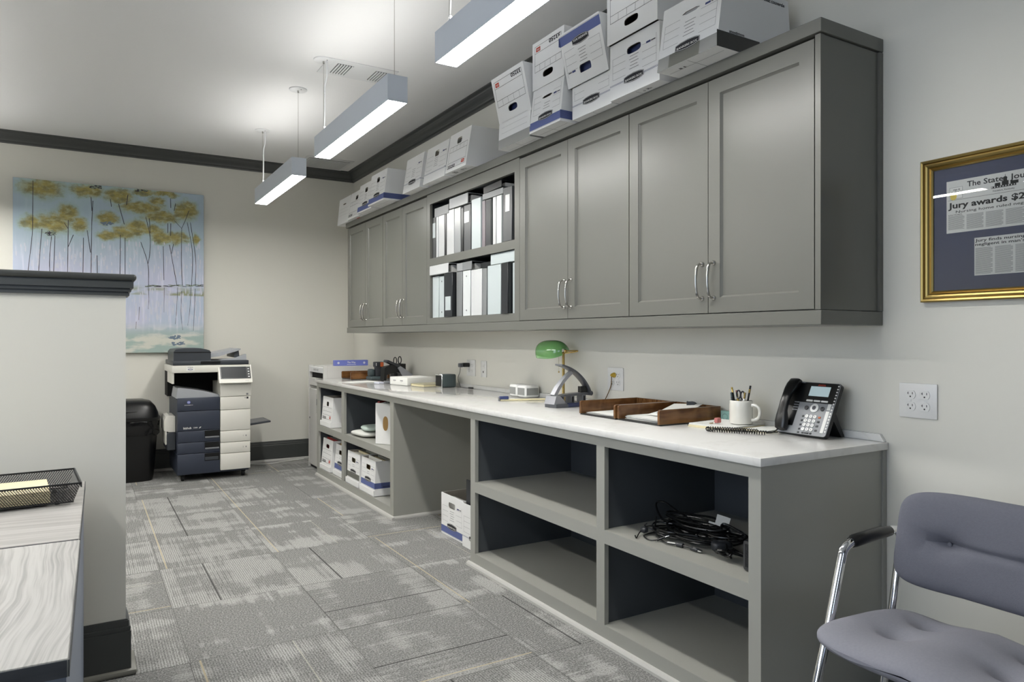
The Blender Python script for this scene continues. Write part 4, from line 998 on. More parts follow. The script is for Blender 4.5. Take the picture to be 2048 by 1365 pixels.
# front panels
def fpanel(x0, x1, z0, z1, m, y=-0.012, name='panel', extra=None):
    mb = MB().box(x0, x1, y, 0.006, z0, z1, m, 0.004, 2)
    if extra: extra(mb)
    return part(name, mb, t)
def logo(mb):
    mb.T = Matrix.Rotation(PI/2, 4, 'X')
    mb.prism([(-0.195+0.013*math.cos(a), 0.648+0.012*math.sin(a)) for a in [2*PI*i/20 for i in range(20)]], 'z', 0.012, 0.0126, 'blue_ream')
    for i in range(3): mb.box(-0.2045, -0.1855, 0.6435+0.0045*i, 0.6450+0.0045*i, 0.0126, 0.0129, 'paper')
    mb.text('KONICA MINOLTA', -0.195, 0.625, 0.006, 'paper', 0.0126, bold=0.01, fit=0.064)
    mb.T = Matrix.Identity(4)
def biz(mb):
    mb.T = Matrix.Rotation(PI/2, 4, 'X'); mb.text('bizhub', -0.205, 0.438, 0.016, 'paper', 0.0126, bold=0.02); mb.text('C458', -0.145, 0.438, 0.010, 'paper', 0.0126, bold=0.01)
    mb.prism([(-0.118, 0.431), (-0.112, 0.431), (-0.106, 0.444), (-0.111, 0.444)], 'z', 0.0120, 0.0126, 'paper'); mb.prism([(-0.109, 0.436), (-0.105, 0.436), (-0.101, 0.446), (-0.104, 0.446)], 'z', 0.0120, 0.0126, 'paper'); mb.T = Matrix.Identity(4)
fpanel(-0.278, 0.042, 0.577, 0.684, 'copier_navy', extra=logo)
fpanel(-0.278, 0.042, 0.416, 0.574, 'copier_navy', name='front_door', extra=biz)
for z0, z1 in ((0.321, 0.413), (0.229, 0.318)):
    p = fpanel(-0.278, 0.042, z0, z1, 'copier_navy', name='paper_drawer')
    part('drawer_pull', MB().box(-0.075, 0.040, -0.0135, -0.0115, z0+0.030, z1-0.004, 'black_void').box(-0.073, 0.038, -0.020, -0.012, z0+0.026, z0+0.040, 'plastic_grey', 0.003, 1), p)
p = fpanel(-0.278, 0.042, 0.060, 0.226, 'copier_navy', name='lower_drawer')
part('drawer_pull', MB().box(-0.075, 0.040, -0.0135, -0.0115, 0.160, 0.222, 'black_void').box(-0.073, 0.030, -0.016, -0.012, 0.165, 0.192, 'copier_dark', 0.003, 1), p)
for z0, z1 in ((0.072, 0.208), (0.211, 0.300), (0.303, 0.397), (0.400, 0.571), (0.574, 0.682), (0.685, 0.800)):
    def ic(mb, z0=z0, z1=z1):
        mb.T = Matrix.Rotation(PI/2, 4, 'X')
        if 0.2 < z0 < 0.31: mb.text('1' if z0 > 0.25 else '2', 0.225, (z0+z1)/2, 0.012, 'ink_grey', 0.0215); mb.box(0.245, 0.252, (z0+z1)/2-0.006, (z0+z1)/2+0.006, 0.0206, 0.0212, 'ink_grey')
        if 0.57 < z0 < 0.6: mb.box(0.252, 0.267, z1-0.022, z1-0.006, 0.0206, 0.0212, 'ink'); mb.box(0.236, 0.248, z1-0.017, z1-0.012, 0.0206, 0.0212, 'ink_grey')
        if z0 > 0.68: mb.box(0.250, 0.266, z0+0.008, z0+0.022, 0.0206, 0.0212, 'ink_grey'); mb.box(0.070, 0.262, z1-0.016, z1-0.0135, 0.0206, 0.0212, 'plastic_grey')
        mb.T = Matrix.Identity(4)
    fpanel(0.045, 0.283 if z0 < 0.68 else 0.290, z0, z1, 'copier_white', -0.0205, 'side_panel', ic)
# output tray
mb = MB(); mb.prism([(-0.285, 0.680), (0.045, 0.680), (0.045, 0.700), (-0.085, 0.735), (-0.255, 0.765), (-0.272, 0.762)], 'y', 0.03, 0.39, 'copier_grey'); part('output_tray', mb, t)
mb = MB(); mb.prism([(-0.07, 0.800), (0.005, 0.946), (0.02, 0.946), (0.02, 0.800)], 'x', 0.030, 0.292, 'copier_white')
T_ = Matrix.Translation((0.161, -0.070, 0.800)) @ Matrix.Rotation(math.atan2(0.146, 0.075), 4, 'X'); mb.T = T_
mb.text('bizhub', 0.088, 0.018, 0.007, 'ink_grey', 0.0008); mb.T = Matrix.Identity(4); cp_ = part('control_panel', mb, t)
mb = MB(); mb.T = T_; mb.box(-0.120, 0.122, 0.036, 0.156, 0.0002, 0.0016, 'plastic_black', 0.001, 1); mb.box(-0.112, 0.088, 0.042, 0.150, 0.0016, 0.0022, 'screen_dark')
for i in range(4): mb.box(0.100, 0.112, 0.050+0.024*i, 0.058+0.024*i, 0.0016, 0.0028, 'lamp_white')
part('touch_screen', mb, cp_)
mb = MB().box(-0.312, 0.275, 0.0, 0.60, 0.949, 0.986, 'copier_dark', 0.006, 2); mb.box(-0.105, 0.05, -0.002, 0.01, 0.955, 0.982, 'plastic_black', 0.003, 1); part('platen_cover', mb, t)
mb = MB(); mb.prism([(-0.302, 0.986), (-0.02, 0.986), (-0.02, 1.050), (-0.028, 1.070), (-0.06, 1.080), (-0.10, 1.088), (-0.22, 1.088), (-0.285, 1.080), (-0.302, 1.060)], 'y', 0.04, 0.50, 'copier_dark')
mb.prism([(-0.300, 1.052), (-0.018, 1.052), (-0.020, 1.058), (-0.300, 1.058)], 'y', 0.037, 0.06, 'black_void'); part('document_feeder', mb, t)
mb = MB(); mb.prism([(-0.02, 1.010), (0.045, 1.018), (0.215, 1.070), (0.222, 1.082), (0.20, 1.085), (0.035, 1.050), (-0.02, 1.040)], 'y', 0.06, 0.46, 'copier_grey')
mb.prism([(0.17, 1.010), (0.215, 1.000), (0.207, 1.066), (0.170, 1.052)], 'y', 0.08, 0.44, 'copier_dark'); part('feed_tray', mb, t)
mb = MB(); mb.prism([(0.045, 0.987), (0.265, 0.987), (0.262, 1.036), (0.257, 1.036), (0.17, 1.002), (0.08, 0.996)], 'y', 0.05, 0.10, 'copier_grey'); part('paper_guide', mb, t)
mb = MB(); mb.prism([(-0.365, 0.415), (-0.365, 0.500), (-0.352, 0.528), (-0.325, 0.536), (-0.284, 0.530), (-0.284, 0.400), (-0.330, 0.402)], 'y', 0.10, 0.40, 'copier_white'); mb.prism([(-0.356, 0.300), (-0.356, 0.410), (-0.348, 0.410), (-0.348, 0.300)], 'y', 0.10, 0.38, 'copier_white'); part('bypass_cover', mb, t)
mb = MB().box(-0.345, -0.282, 0.08, 0.42, 0.255, 0.398, 'copier_dark', 0.004, 1); part('side_unit', mb, t)
mb = MB(); mb.T = Matrix.Translation((0.278, 0.16, 0.405)) @ Matrix.Rotation(R(-6), 4, 'Y'); mb.box(0, 0.215, 0, 0.30, 0, 0.016, 'copier_dark', 0.003, 1); mb.box(0.012, 0.20, 0.015, 0.285, 0.016, 0.019, 'plastic_grey'); part('side_tray', mb, t)
for x in (-0.235, 0.235):
    for y in (0.05, 0.55):
        mb = MB(); mb.T = Matrix.Translation((x-0.012, y, 0.027)) @ Matrix.Rotation(PI/2, 4, 'Y'); mb.lathe([(0.010, 0), (0.027, 0.002), (0.027, 0.022), (0.010, 0.024)], 'rubber', 18); mb.T = Matrix.Identity(4); mb.box(x-0.018, x+0.018, y-0.016, y+0.02, 0.040, 0.056, 'plastic_black'); part('caster', mb, t)
tag(make_obj('power_cable', MB().tube([(-1.105, 6.985, 0.05), (-1.09, 6.95, 0.012), (-1.00, 6.90, 0.006), (-0.85, 6.84, 0.006), (-0.70, 6.90, 0.006), (-0.52, 6.93, 0.008)], 0.0055, 'paper_grey', 8, res=6)), 'pale power cable on the carpet from the copier toward the shred console', 'cable')

# ================================================================== WASTE BIN
t = thing('waste_bin', 'black lidded waste bin lined with a shiny black bag, left of the copier', 'waste bin', (-2.062, 6.70, 0))
def rsec(a, b, z, e=0.42, n=40): return [(a*math.copysign(abs(math.cos(2*PI*i/n))**e, math.cos(2*PI*i/n)), b*math.copysign(abs(math.sin(2*PI*i/n))**e, math.sin(2*PI*i/n)), z) for i in range(n)]
part('body', MB().loft([rsec(0.215, 0.165, 0.001), rsec(0.225, 0.172, 0.05), rsec(0.255, 0.195, 0.46)], 'bin_black'), t)
rb = random.Random(5); secs = []
for k, (s_, z) in enumerate(((1.0, 0.385), (1.025, 0.395), (1.02, 0.42), (1.03, 0.45), (1.02, 0.48), (1.03, 0.495), (0.99, 0.500))):
    q = rsec(0.258, 0.198, z); secs.append([(x*s_*(1+rb.uniform(-0.035, 0.035)), y*s_*(1+rb.uniform(-0.035, 0.035)), zz_+(rb.uniform(-0.014, 0.014) if k < 5 else 0)) for x, y, zz_ in q])
part('liner_bag', MB().loft(secs, 'bag_black', False), t)
lid = part('lid', MB().loft([rsec(0.270, 0.210, 0.497), rsec(0.274, 0.213, 0.505), rsec(0.272, 0.212, 0.520), rsec(0.262, 0.204, 0.523), rsec(0.255, 0.198, 0.560), rsec(0.235, 0.182, 0.610), rsec(0.205, 0.155, 0.645), rsec(0.150, 0.105, 0.662), rsec(0.06, 0.04, 0.668)], 'bin_black'), t)
part('flap', MB().grid(lambda u, v: (-0.02+0.15*(u-0.5)*2*math.sin(PI*v)**0.5, -0.200+0.035*v, 0.565+0.05*v), 14, 8, 'bag_black'), lid)

# ================================================================== SHRED CONSOLE
t = thing('shred_console', 'tall pale grey paper shred console at the far end of the worktop', 'shred bin', (-0.560, 6.350, 0), WR)
mb = MB(); mb.box(-0.228, 0.228, 0.0, 0.44, 0.022, 0.720, 'paper_grey', 0.004, 1); mb.box(-0.228, 0.228, 0.03, 0.44, 0.720, 0.926, 'paper_grey', 0.003, 1)
mb.box(-0.228, -0.216, -0.008, 0.03, 0.0, 0.926, 'paper_grey'); mb.box(0.216, 0.228, -0.004, 0.03, 0.0, 0.926, 'paper_grey'); mb.box(-0.216, 0.216, 0.01, 0.42, 0.0, 0.022, 'ink'); part('body', mb, t)
mb = MB(); mb.box(-0.214, 0.214, -0.003, 0.0295, 0.865, 0.915, 'lamp_white', 0.003, 1); mb.T = Matrix.Rotation(PI/2, 4, 'X'); mb.text('PAPER ONLY', 0.0, 0.888, 0.020, 'ink_grey', 0.0034, bold=0.01); mb.T = Matrix.Identity(4); part('slot_header', mb, t)
part('slot', MB().box(-0.214, 0.214, 0.024, 0.0299, 0.815, 0.864, 'black_void').box(-0.214, 0.214, -0.004, 0.0295, 0.745, 0.814, 'paper_grey', 0.003, 1), t)
mb = MB().box(-0.214, 0.214, -0.006, -0.0002, 0.030, 0.715, 'paper_grey', 0.003, 1); mb.T = Matrix.Rotation(PI/2, 4, 'X')
for i in range(14): mb.box(0.01, 0.10-0.02*(i % 3), 0.665-0.012*i, 0.668-0.012*i, 0.0062, 0.0064, 'ink_grey')
mb.box(0.02, 0.05, 0.575, 0.63, 0.0062, 0.0066, 'ink_grey'); mb.T = Matrix.Identity(4); d_ = part('door', mb, t)
part('lock', MB().box(-0.196, -0.186, -0.010, -0.005, 0.44, 0.456, 'ink', 0.002, 1), d_)
mb = MB().box(-0.150, 0.150, -0.03, 0.03, 0, 0.050, 'blue_ream', 0.003, 1); mb.T = Matrix.Rotation(PI/2, 4, 'X'); mb.text('The Way', 0.0, 0.030, 0.014, 'paper', 0.0306, bold=0.02, fit=0.075); mb.box(-0.04, 0.04, 0.010, 0.014, 0.0303, 0.0306, 'paint_pale')
for x in (-0.115, 0.115): mb.prism([(x+0.010*math.cos(a), 0.026+0.010*math.sin(a)) for a in [2*PI*i/14 for i in range(14)]], 'z', 0.0302, 0.0306, 'paint_pale')
o = make_obj('paper_package', mb); o.location = (-0.300, 6.190, 0.9265); o.rotation_euler = (0, 0, R(-4)); tag(o, 'long blue printed package lying on top of the shred console', 'package')

# ================================================================== WORKTOP THINGS
ZW = 0.8213
def letter_tray(label, cy, fx, Wd=0.262, D=0.345, rz=WR):
    t = thing('letter_tray', label, 'letter tray', (fx, cy, ZW), rz, 'wooden letter trays'); w = Wd/2; h = 0.064
    for s_ in (-1, 1):
        x0, x1 = (-w, -w+0.011) if s_ < 0 else (w-0.011, w)
        mb = MB(); pts = [(0.0, 0.006)]+[(0.010-0.010*math.cos(R(a)), h-0.010+0.010*math.sin(R(a))) for a in range(0, 91, 18)]+[(D, h), (D, 0.006)]
        mb.prism(pts, 'x', x0, x1, 'tray_wood'); part('side', mb, t)
    part('back', MB().box(-w+0.011, w-0.011, D-0.011, D, 0.006, h, 'tray_wood'), t)
    part('base', MB().box(-w+0.001, w-0.001, 0.004, D-0.002, 0.0, 0.006, 'plastic_black'), t)
    return t
letter_tray('wooden letter tray holding fanned papers, the nearer of the two by the phone', 2.267, -0.372)
letter_tray('wooden letter tray with a low sheet pile, beside the hole punch', 2.534, -0.378, 0.258)
letter_tray('reddish wooden letter tray alone at the far end of the worktop', 5.950, -0.420, 0.250)
def sheets(label, name, cy, cx, z, a, b, n, seed, group=None):
    mb = MB(); q = random.Random(seed)
    for i in range(n):
        mb.T = Matrix.Translation((q.uniform(-0.004, 0.004), q.uniform(-0.006, 0.006), 0.0012*i+0.0002)) @ Matrix.Rotation(q.uniform(-0.05, 0.05), 4, 'Z'); mb.box(-a/2, a/2, -b/2, b/2, 0, 0.0008, 'paper' if i % 3 else 'paper_grey')
    o = make_obj(name, mb); o.location = (cx, cy, z); return tag(o, label, 'paper', group)
sheets('low pile of white sheets in the farther wooden letter tray', 'paper_pile', 2.534, -0.210, ZW+0.0065, 0.285, 0.205, 6, 1)
o = sheets('white sheets in the nearer wooden letter tray', 'paper_pile', 2.267, -0.205, ZW+0.0065, 0.285, 0.205, 12, 2)
mb = MB(); mb.T = Matrix.Rotation(R(-9), 4, 'Y'); mb.box(-0.10, 0.10, -0.09, 0.07, 0.0, 0.001, 'paper'); mb.T = Matrix.Rotation(R(-11), 4, 'Y') @ Matrix.Rotation(0.3, 4, 'Z'); mb.box(-0.06, 0.10, -0.08, 0.06, 0.006, 0.007, 'paper_grey')
o = make_obj('folded_papers', mb); o.location = (-0.170, 2.255, ZW+0.040); tag(o, 'loose tilted papers rising at the back of the nearer wooden tray', 'paper')
mb = MB().prism([(0, 0), (0.030, 0), (0.030, 0.010), (0.004, 0.020), (0, 0.020)], 'y', 0, 0.035, 'plastic_black'); mb.tube([(0.002, 0.004, 0.02), (-0.016, 0.010, 0.024), (-0.016, 0.026, 0.024), (0.002, 0.031, 0.02)], 0.0012, 'nickel', 6)
o = make_obj('binder_clip', mb); o.location = (-0.085, 2.230, ZW+0.058); o.rotation_euler = (0, 0, 0.4); tag(o, 'black binder clip on the loose papers in the nearer wooden tray', 'clip')

# desk phone
t = thing('desk_phone', 'dark grey desk phone with a black handset and a small lit screen', 'phone', (-0.150, 1.655, ZW), WR)
A_ = math.atan2(0.186, 0.095)
TP = Matrix.Translation((0, 0.0, 0.0092)) @ Matrix.Rotation(A_, 4, 'X')      # x right, y up the face, z out of the face
PWd, PHt = 0.206, 0.205
mb = MB(); mb.T = TP @ Matrix.Translation((0, PHt/2, -0.018)); mb.rbox(PWd, PHt, 0.0155, 0.010, 'plastic_black', 4)
mb.T = TP @ Matrix.Translation((0, PHt/2, -0.003)); mb.rbox(PWd-0.002, PHt-0.002, 0.003, 0.010, 'phone_grey', 4)
mb.T = TP @ Matrix.Translation((0.028, PHt-0.042, 0.0)); mb.rbox(PWd-0.062, 0.078, 0.0012, 0.008, 'plastic_black', 4)
mb.T = TP; mb.text('AVAYA', 0.030, PHt-0.012, 0.0065, 'logo_red', 0.0016, bold=0.02)
mb.box(-0.100, -0.040, 0.030, PHt-0.006, 0.0, 0.0010, 'plastic_black')
for k in range(4): mb.box(-0.060, -0.040, 0.090+0.010*k, 0.094+0.010*k, 0.001, 0.0016, 'phone_grey')
part('body', mb, t)
mb = MB(); mb.T = TP; mb.box(-0.012, 0.068, 0.150, 0.188, 0.0012, 0.0018, 'lcd'); sp_ = part('screen', mb, t)
mb = MB(); mb.T = TP
for k in range(3): mb.box(-0.014+0.030*k, 0.013+0.030*k, 0.128, 0.135, 0.0002, 0.0034, 'plastic_white', 0.0012, 1)
part('soft_keys', mb, t)
mb = MB(); mb.T = TP @ Matrix.Translation((0.028, 0.104, 0)); mb.lathe([(0.0165, 0.0002), (0.0165, 0.003), (0.014, 0.004), (0.0, 0.004)], 'plastic_white', 22); mb.lathe([(0.008, 0.0041), (0.008, 0.0046), (0.0062, 0.0046), (0.0062, 0.0041)], 'ink_grey', 16)
part('navigation_wheel', mb, t)
for x in (-0.004, 0.060):
    mb = MB(); mb.T = TP @ Matrix.Translation((x, 0.103, 0)); mb.lathe([(0.0078, 0.0002), (0.0078, 0.003), (0.0, 0.0038)], 'plastic_dark', 14); part('round_key', mb, t)
mb = MB(); mb.T = TP
for r_ in range(4):
    for c_ in range(3):
        x, y = 0.008+0.0165*c_, 0.071-0.0165*r_
        mb.T = TP @ Matrix.Translation((x, y, 0)); mb.lathe([(0.0066, 0.0002), (0.0066, 0.0028), (0.0, 0.0034)], 'plastic_white', 14); mb.text('123456789*0#'[r_*3+c_], 0, 0, 0.0052, 'ink', 0.0040, bold=0.01)
part('keypad', mb, t)
mb = MB(); mb.T = TP
for r_ in range(4):
    mb.box(-0.0115, -0.0040, 0.0665-0.0165*r_, 0.0735-0.0165*r_, 0.0002, 0.0026, 'plastic_dark', 0.001, 1)
    mb.box(0.054, 0.064, 0.0665-0.0165*r_, 0.0735-0.0165*r_, 0.0002, 0.0026, 'orange' if r_ == 0 else 'plastic_dark', 0.001, 1)
for x, w_ in ((-0.012, 0.009), (0.006, 0.009), (0.017, 0.018), (0.038, 0.009)): mb.box(x, x+w_, 0.0045, 0.0105, 0.0002, 0.0022, 'plastic_dark', 0.001, 1)
part('feature_keys', mb, t)
mb = MB(); mb.T = TP
for a, b_ in ((0.014, 0.096), (0.101, 0.190)): mb.box(0.077, 0.090, a, b_, 0.0002, 0.0010, 'paper')
part('label_strip', mb, t)
mb = MB(); mb.T = TP
for k in range(16): mb.T = TP @ Matrix.Translation((0.0965, 0.020+0.0114*k+(0.002 if k > 6 else 0), 0)); mb.lathe([(0.0032, 0.0002), (0.0032, 0.0016), (0.0, 0.0022)], 'plastic_white', 8)
part('line_keys', mb, t)
def hsec(y, zc, w_, h_, n=14): return [(-0.073+w_*math.copysign(abs(math.cos(2*PI*i/n))**0.6, math.cos(2*PI*i/n)), y, zc+h_*math.copysign(abs(math.sin(2*PI*i/n))**0.6, math.sin(2*PI*i/n))) for i in range(n)]
mb = MB(); mb.T = TP
mb.loft([hsec(0.004, 0.012, 0.012, 0.006), hsec(0.008, 0.014, 0.021, 0.013), hsec(0.030, 0.020, 0.024, 0.016), hsec(0.052, 0.027, 0.022, 0.013), hsec(0.075, 0.034, 0.0175, 0.010), hsec(0.105, 0.038, 0.0165, 0.009), hsec(0.138, 0.036, 0.0175, 0.010), hsec(0.160, 0.029, 0.022, 0.013), hsec(0.182, 0.021, 0.024, 0.016), hsec(0.204, 0.014, 0.022, 0.013), hsec(0.209, 0.012, 0.013, 0.006)], 'plastic_black')
hs = part('handset', mb, t)
mb = MB(); mb.prism([(0.055, 0.085), (0.075, 0.105), (0.133, 0.004), (0.130, 0.0), (0.117, 0.0)], 'x', -0.085, 0.085, 'plastic_black'); part('stand', mb, t)
def coil(P, r, pitch, w_, m):
    pts = smooth_path([Vector(p) for p in P], 12); L = [0]
    for a, b_ in zip(pts, pts[1:]): L.append(L[-1]+(b_-a).length)
    out = []; n = int(L[-1]/pitch*9); j = 0
    for i in range(n+1):
        s_ = L[-1]*i/n
        while j < len(L)-2 and L[j+1] < s_: j += 1
        f = (s_-L[j])/max(1e-9, L[j+1]-L[j]); p = pts[j].lerp(pts[j+1], f); tg = (pts[j+1]-pts[j]).normalized(); sd = tg.cross(Vector((0, 0, 1))).normalized(); up = sd.cross(tg)
        a = 2*PI*i/9; out.append(p+(sd*math.cos(a)+up*math.sin(a))*r)
    return MB().tube(out, w_, m, 5)
# the cord, in the phone's own frame: x = 1.655 - y_world, y = x_world + 0.150
def PL(x, y, z): return (1.655-y, x+0.150, z)
mb = coil([PL(-0.212, 1.790, 0.0092), PL(-0.240, 1.85, 0.0092), PL(-0.282, 1.915, 0.0092), PL(-0.312, 1.935, 0.0092), PL(-0.322, 1.905, 0.0092), PL(-0.282, 1.84, 0.0092), PL(-0.242, 1.775, 0.0092), PL(-0.222, 1.740, 0.0092)], 0.0070, 0.0088, 0.0018, 'plastic_black')
mb.tube([PL(-0.222, 1.740, 0.0092), PL(-0.195, 1.735, 0.010), PL(-0.168, 1.730, 0.022)], 0.0020, 'plastic_black', 6, res=5)
mb.tube([PL(-0.212, 1.790, 0.0092), PL(-0.18, 1.775, 0.006), PL(-0.148, 1.748, 0.006)], 0.0020, 'plastic_black', 6, res=5); part('handset_cord', mb, hs)

# notepads, mug and its contents
t = thing('spiral_notepad', 'cream spiral notepad lying under the white mug', 'notepad', (-0.148, 1.995, ZW), R(8))
mb = MB(); 
for i in range(5): mb.box(-0.115+0.001*i, 0.105, -0.105, 0.098-0.0007*i, 0.003*i+0.0002, 0.003*i+0.0028, 'cream_folder' if i in (0, 1, 2) else 'paper'); 
part('pages', mb, t)
mb = MB()
for i in range(30):
    x = -0.110+0.0073*i; mb.tube([(x, 0.098+0.006*math.cos(a), 0.009+0.0062*math.sin(a)) for a in [2*PI*k/9 for k in range(9)]], 0.0009, 'ink', 5, closed=True)
part('spiral_binding', mb, t)
o = make_obj('notepad', MB().box(-0.075, 0.075, -0.048, 0.048, 0.0, 0.006, 'cream_folder').box(-0.0745, 0.0745, -0.0475, 0.0475, 0.006, 0.0095, 'paper')); o.location = (-0.105, 1.825, ZW+0.0002); o.rotation_euler = (0, 0, R(5)); tag(o, 'small cream notepad between the mug and the phone', 'notepad')
MX, MY, MZ = -0.128, 1.938, ZW+0.0152
t = thing('coffee_mug', 'white ceramic mug used as a pencil cup by the phone', 'mug', (MX, MY, MZ))
mb = MB().lathe([(0.0, 0.0004), (0.038, 0.0004), (0.0435, 0.004), (0.0445, 0.010), (0.0445, 0.075), (0.0435, 0.086), (0.0425, 0.092), (0.0412, 0.0935), (0.0398, 0.092), (0.0398, 0.012), (0.0, 0.008)], 'mug_glaze', 36); part('body', mb, t)
hd = Vector((0.32, -0.95, 0)).normalized(); up = Vector((0, 0, 1))
mb = MB().tube([hd*0.043+up*0.076, hd*0.056+up*0.076, hd*0.070+up*0.068, hd*0.0755+up*0.050, hd*0.070+up*0.030, hd*0.056+up*0.020, hd*0.043+up*0.018], [0.0075, 0.0068, 0.0062, 0.006, 0.0062, 0.0068, 0.0075], 'mug_glaze', 12, res=5); part('handle', mb, t)
def stick(name, label, cat, base, top, segs, r=0.0037, group=None):
    b_, e = Vector(base), Vector(top); t = thing(name, label, cat, tuple(b_), 0, group); d = e-b_
    for nm, a, c, m, k in segs: part(nm, MB().cyl(tuple(d*a), tuple(d*c), r*k, m, 8), t)
zb_ = MZ+0.0095
PG = 'pencils in the white mug'
stick('pencil', 'black pencil with a gold eraser end leaning left in the mug', 'pencil', (MX-0.005, MY+0.010, zb_), (MX-0.006, MY+0.041, MZ+0.142), (('shaft', 0, 0.84, 'plastic_black', 1), ('ferrule', 0.84, 0.93, 'brass', 1.05), ('eraser', 0.93, 1.0, 'pencil_yellow', 1)), group=PG)
stick('pencil', 'black pencil with a dark eraser rising at the right of the mug', 'pencil', (MX+0.004, MY-0.012, zb_), (MX+0.008, MY-0.040, MZ+0.152), (('shaft', 0, 0.80, 'plastic_black', 1), ('ferrule', 0.80, 0.91, 'brass', 1.05), ('eraser', 0.91, 1.0, 'ink', 1)), group=PG)
stick('pencil', 'yellow pencil beside the left black pencil in the mug', 'pencil', (MX+0.008, MY+0.004, zb_), (MX+0.006, MY+0.028, MZ+0.130), (('shaft', 0, 0.85, 'pencil_yellow', 1), ('ferrule', 0.85, 0.93, 'brass', 1.05), ('eraser', 0.93, 1.0, 'pink', 1)), group=PG)
stick('pen', 'dark blue pen at the left edge of the mug', 'pen', (MX-0.016, MY+0.018, zb_), (MX-0.014, MY+0.036, MZ+0.122), (('barrel', 0, 0.85, 'plastic_dark', 1.2), ('cap', 0.85, 1.0, 'spk_teal', 1.1)))
stick('pen', 'white and grey pen at the right edge of the mug', 'pen', (MX-0.014, MY-0.014, zb_), (MX-0.016, MY-0.034, MZ+0.126), (('barrel', 0, 0.8, 'plastic_white', 1.2), ('cap', 0.8, 1.0, 'brass', 1.0)))
t = thing('scissors', 'scissors standing handles up in the white mug', 'scissors', (MX-0.004, MY-0.002, zb_))
part('blades', MB().box(-0.001, 0.001, -0.006, 0.005, 0.0, 0.085, 'chrome'), t)
for s_, m, zc in ((1, 'plastic_dark', 0.106), (-1, 'ink', 0.103)):
    part('finger_loop', MB().tube([(0.001*s_, 0.011*s_+0.0095*math.cos(a), zc+0.016*math.sin(a)) for a in [2*PI*i/14 for i in range(14)]], 0.0030, m, 7, closed=True), t)
mb = MB().box(-0.010, 0.010, -0.024, 0.024, 0, 0.048, 'teal', 0.002, 1); mb.T = Matrix.Rotation(-PI/2, 4, 'Y') @ Matrix.Rotation(-PI/2, 4, 'Z')
mb.tube([(0.014*math.cos(a), 0.024+0.012*math.sin(a), 0.0105) for a in [2*PI*i/16 for i in range(16)]], 0.0007, 'spk_teal', 4, closed=True)
o = make_obj('small_box', mb); o.location = (-0.035, 2.095, ZW); tag(o, 'small pale teal box between the wooden tray and the mug', 'box')
t = thing('keyring', 'keyring with a pink tag lying on the notepad left of the mug', 'keys', (-0.205, 1.985, ZW+0.0152))
part('tag', MB().box(-0.012, 0.012, -0.008, 0.010, 0.004, 0.024, 'pink', 0.004, 2), t); part('ring', MB().tube([(0.004+0.010*math.cos(a), 0.018+0.010*math.sin(a), 0.0024) for a in [2*PI*i/14 for i in range(14)]], 0.001, 'nickel', 5, closed=True), t); part('key', MB().box(-0.020, 0.020, 0.020, 0.026, 0.0004, 0.0024, 'brass'), t)

# banker's lamp
LX, LY = -0.062, 3.240
t = thing('desk_lamp', 'brass banker\u2019s desk lamp with a glossy green glass shade', 'lamp', (LX, LY, ZW))
part('base', MB().lathe([(0.0, 0.0003), (0.0400, 0.0003), (0.0400, 0.008), (0.034, 0.014), (0.020, 0.018), (0.012, 0.026), (0.0, 0.028)], 'brass', 28), t)
part('pole', MB().lathe([(0.0075, 0.02), (0.0075, 0.262), (0.0095, 0.264), (0.0095, 0.272), (0.0, 0.278)], 'brass', 16), t)
cz = 0.262; cx_ = -0.072
mb = MB()
def shade(off):
    def fn(u, v):
        q = (u-0.5)*2; s_ = max(0.02, (1-abs(q)**3.2))**0.42; th = R(4)+R(172)*v; a = 0.070+off; b_ = 0.078+off
        x = a*math.cos(th)*s_; z = b_*math.sin(th)*(0.30+0.70*s_)
        c, sn = math.cos(R(-25)), math.sin(R(-25)); return (cx_-(x*c-z*sn), (0.115+off)*q, cz+(x*sn+z*c)+0.002)
    return fn
mb.grid(shade(0), 30, 22, 'lamp_green'); mb.grid(shade(-0.003), 30, 22, 'shade_inner'); part('shade', mb, t)
mb = MB()
for s_ in (-1, 1):
    mb.tube([(0.0, 0.0, 0.268), (0.004, 0.05*s_, 0.272), (0.006, 0.118*s_, 0.280), (0.000, 0.126*s_, 0.284), (-0.040, 0.128*s_, 0.284), (cx_+0.004, 0.125*s_, 0.283)], 0.0036, 'brass', 8, res=4)
    mb.ell((cx_, 0.124*s_, 0.283), (0.009, 0.008, 0.009), 'brass', 14, 8)
part('arm', mb, t)
mb = MB()
for i in range(16): mb.ell((cx_+0.01, -0.045, 0.245-0.0045*i), (0.0013, 0.0013, 0.0016), 'brass', 6, 4)
mb.lathe([(0.001, 0.0), (0.0034, -0.004), (0.0036, -0.010), (0.0, -0.011)][::-1], 'brass', 10, (cx_+0.01, -0.045, 0.174)); part('pull_chain', mb, t)
mb = MB(); mb.tube([(0.036, -0.030, 0.006), (0.044, -0.12, 0.004), (0.044, -0.27, 0.0035), (0.044, -0.310, 0.030), (0.050, -0.350, 0.10), (0.046, -0.362, 0.145), (0.036, -0.372, 0.160), (0.028, -0.377, 0.1625)], 0.0022, 'gold_dark', 7, res=6); part('power_cord', mb, t)
mb = MB(); mb.T = Matrix.Translation((0.0535, -0.378, 0.1625)) @ Matrix.Rotation(-PI/2, 4, 'Y'); mb.lathe([(0.0125, 0), (0.0135, 0.004), (0.0115, 0.012), (0.007, 0.020), (0.0035, 0.026)], 'pencil_yellow', 14); part('plug', mb, t)

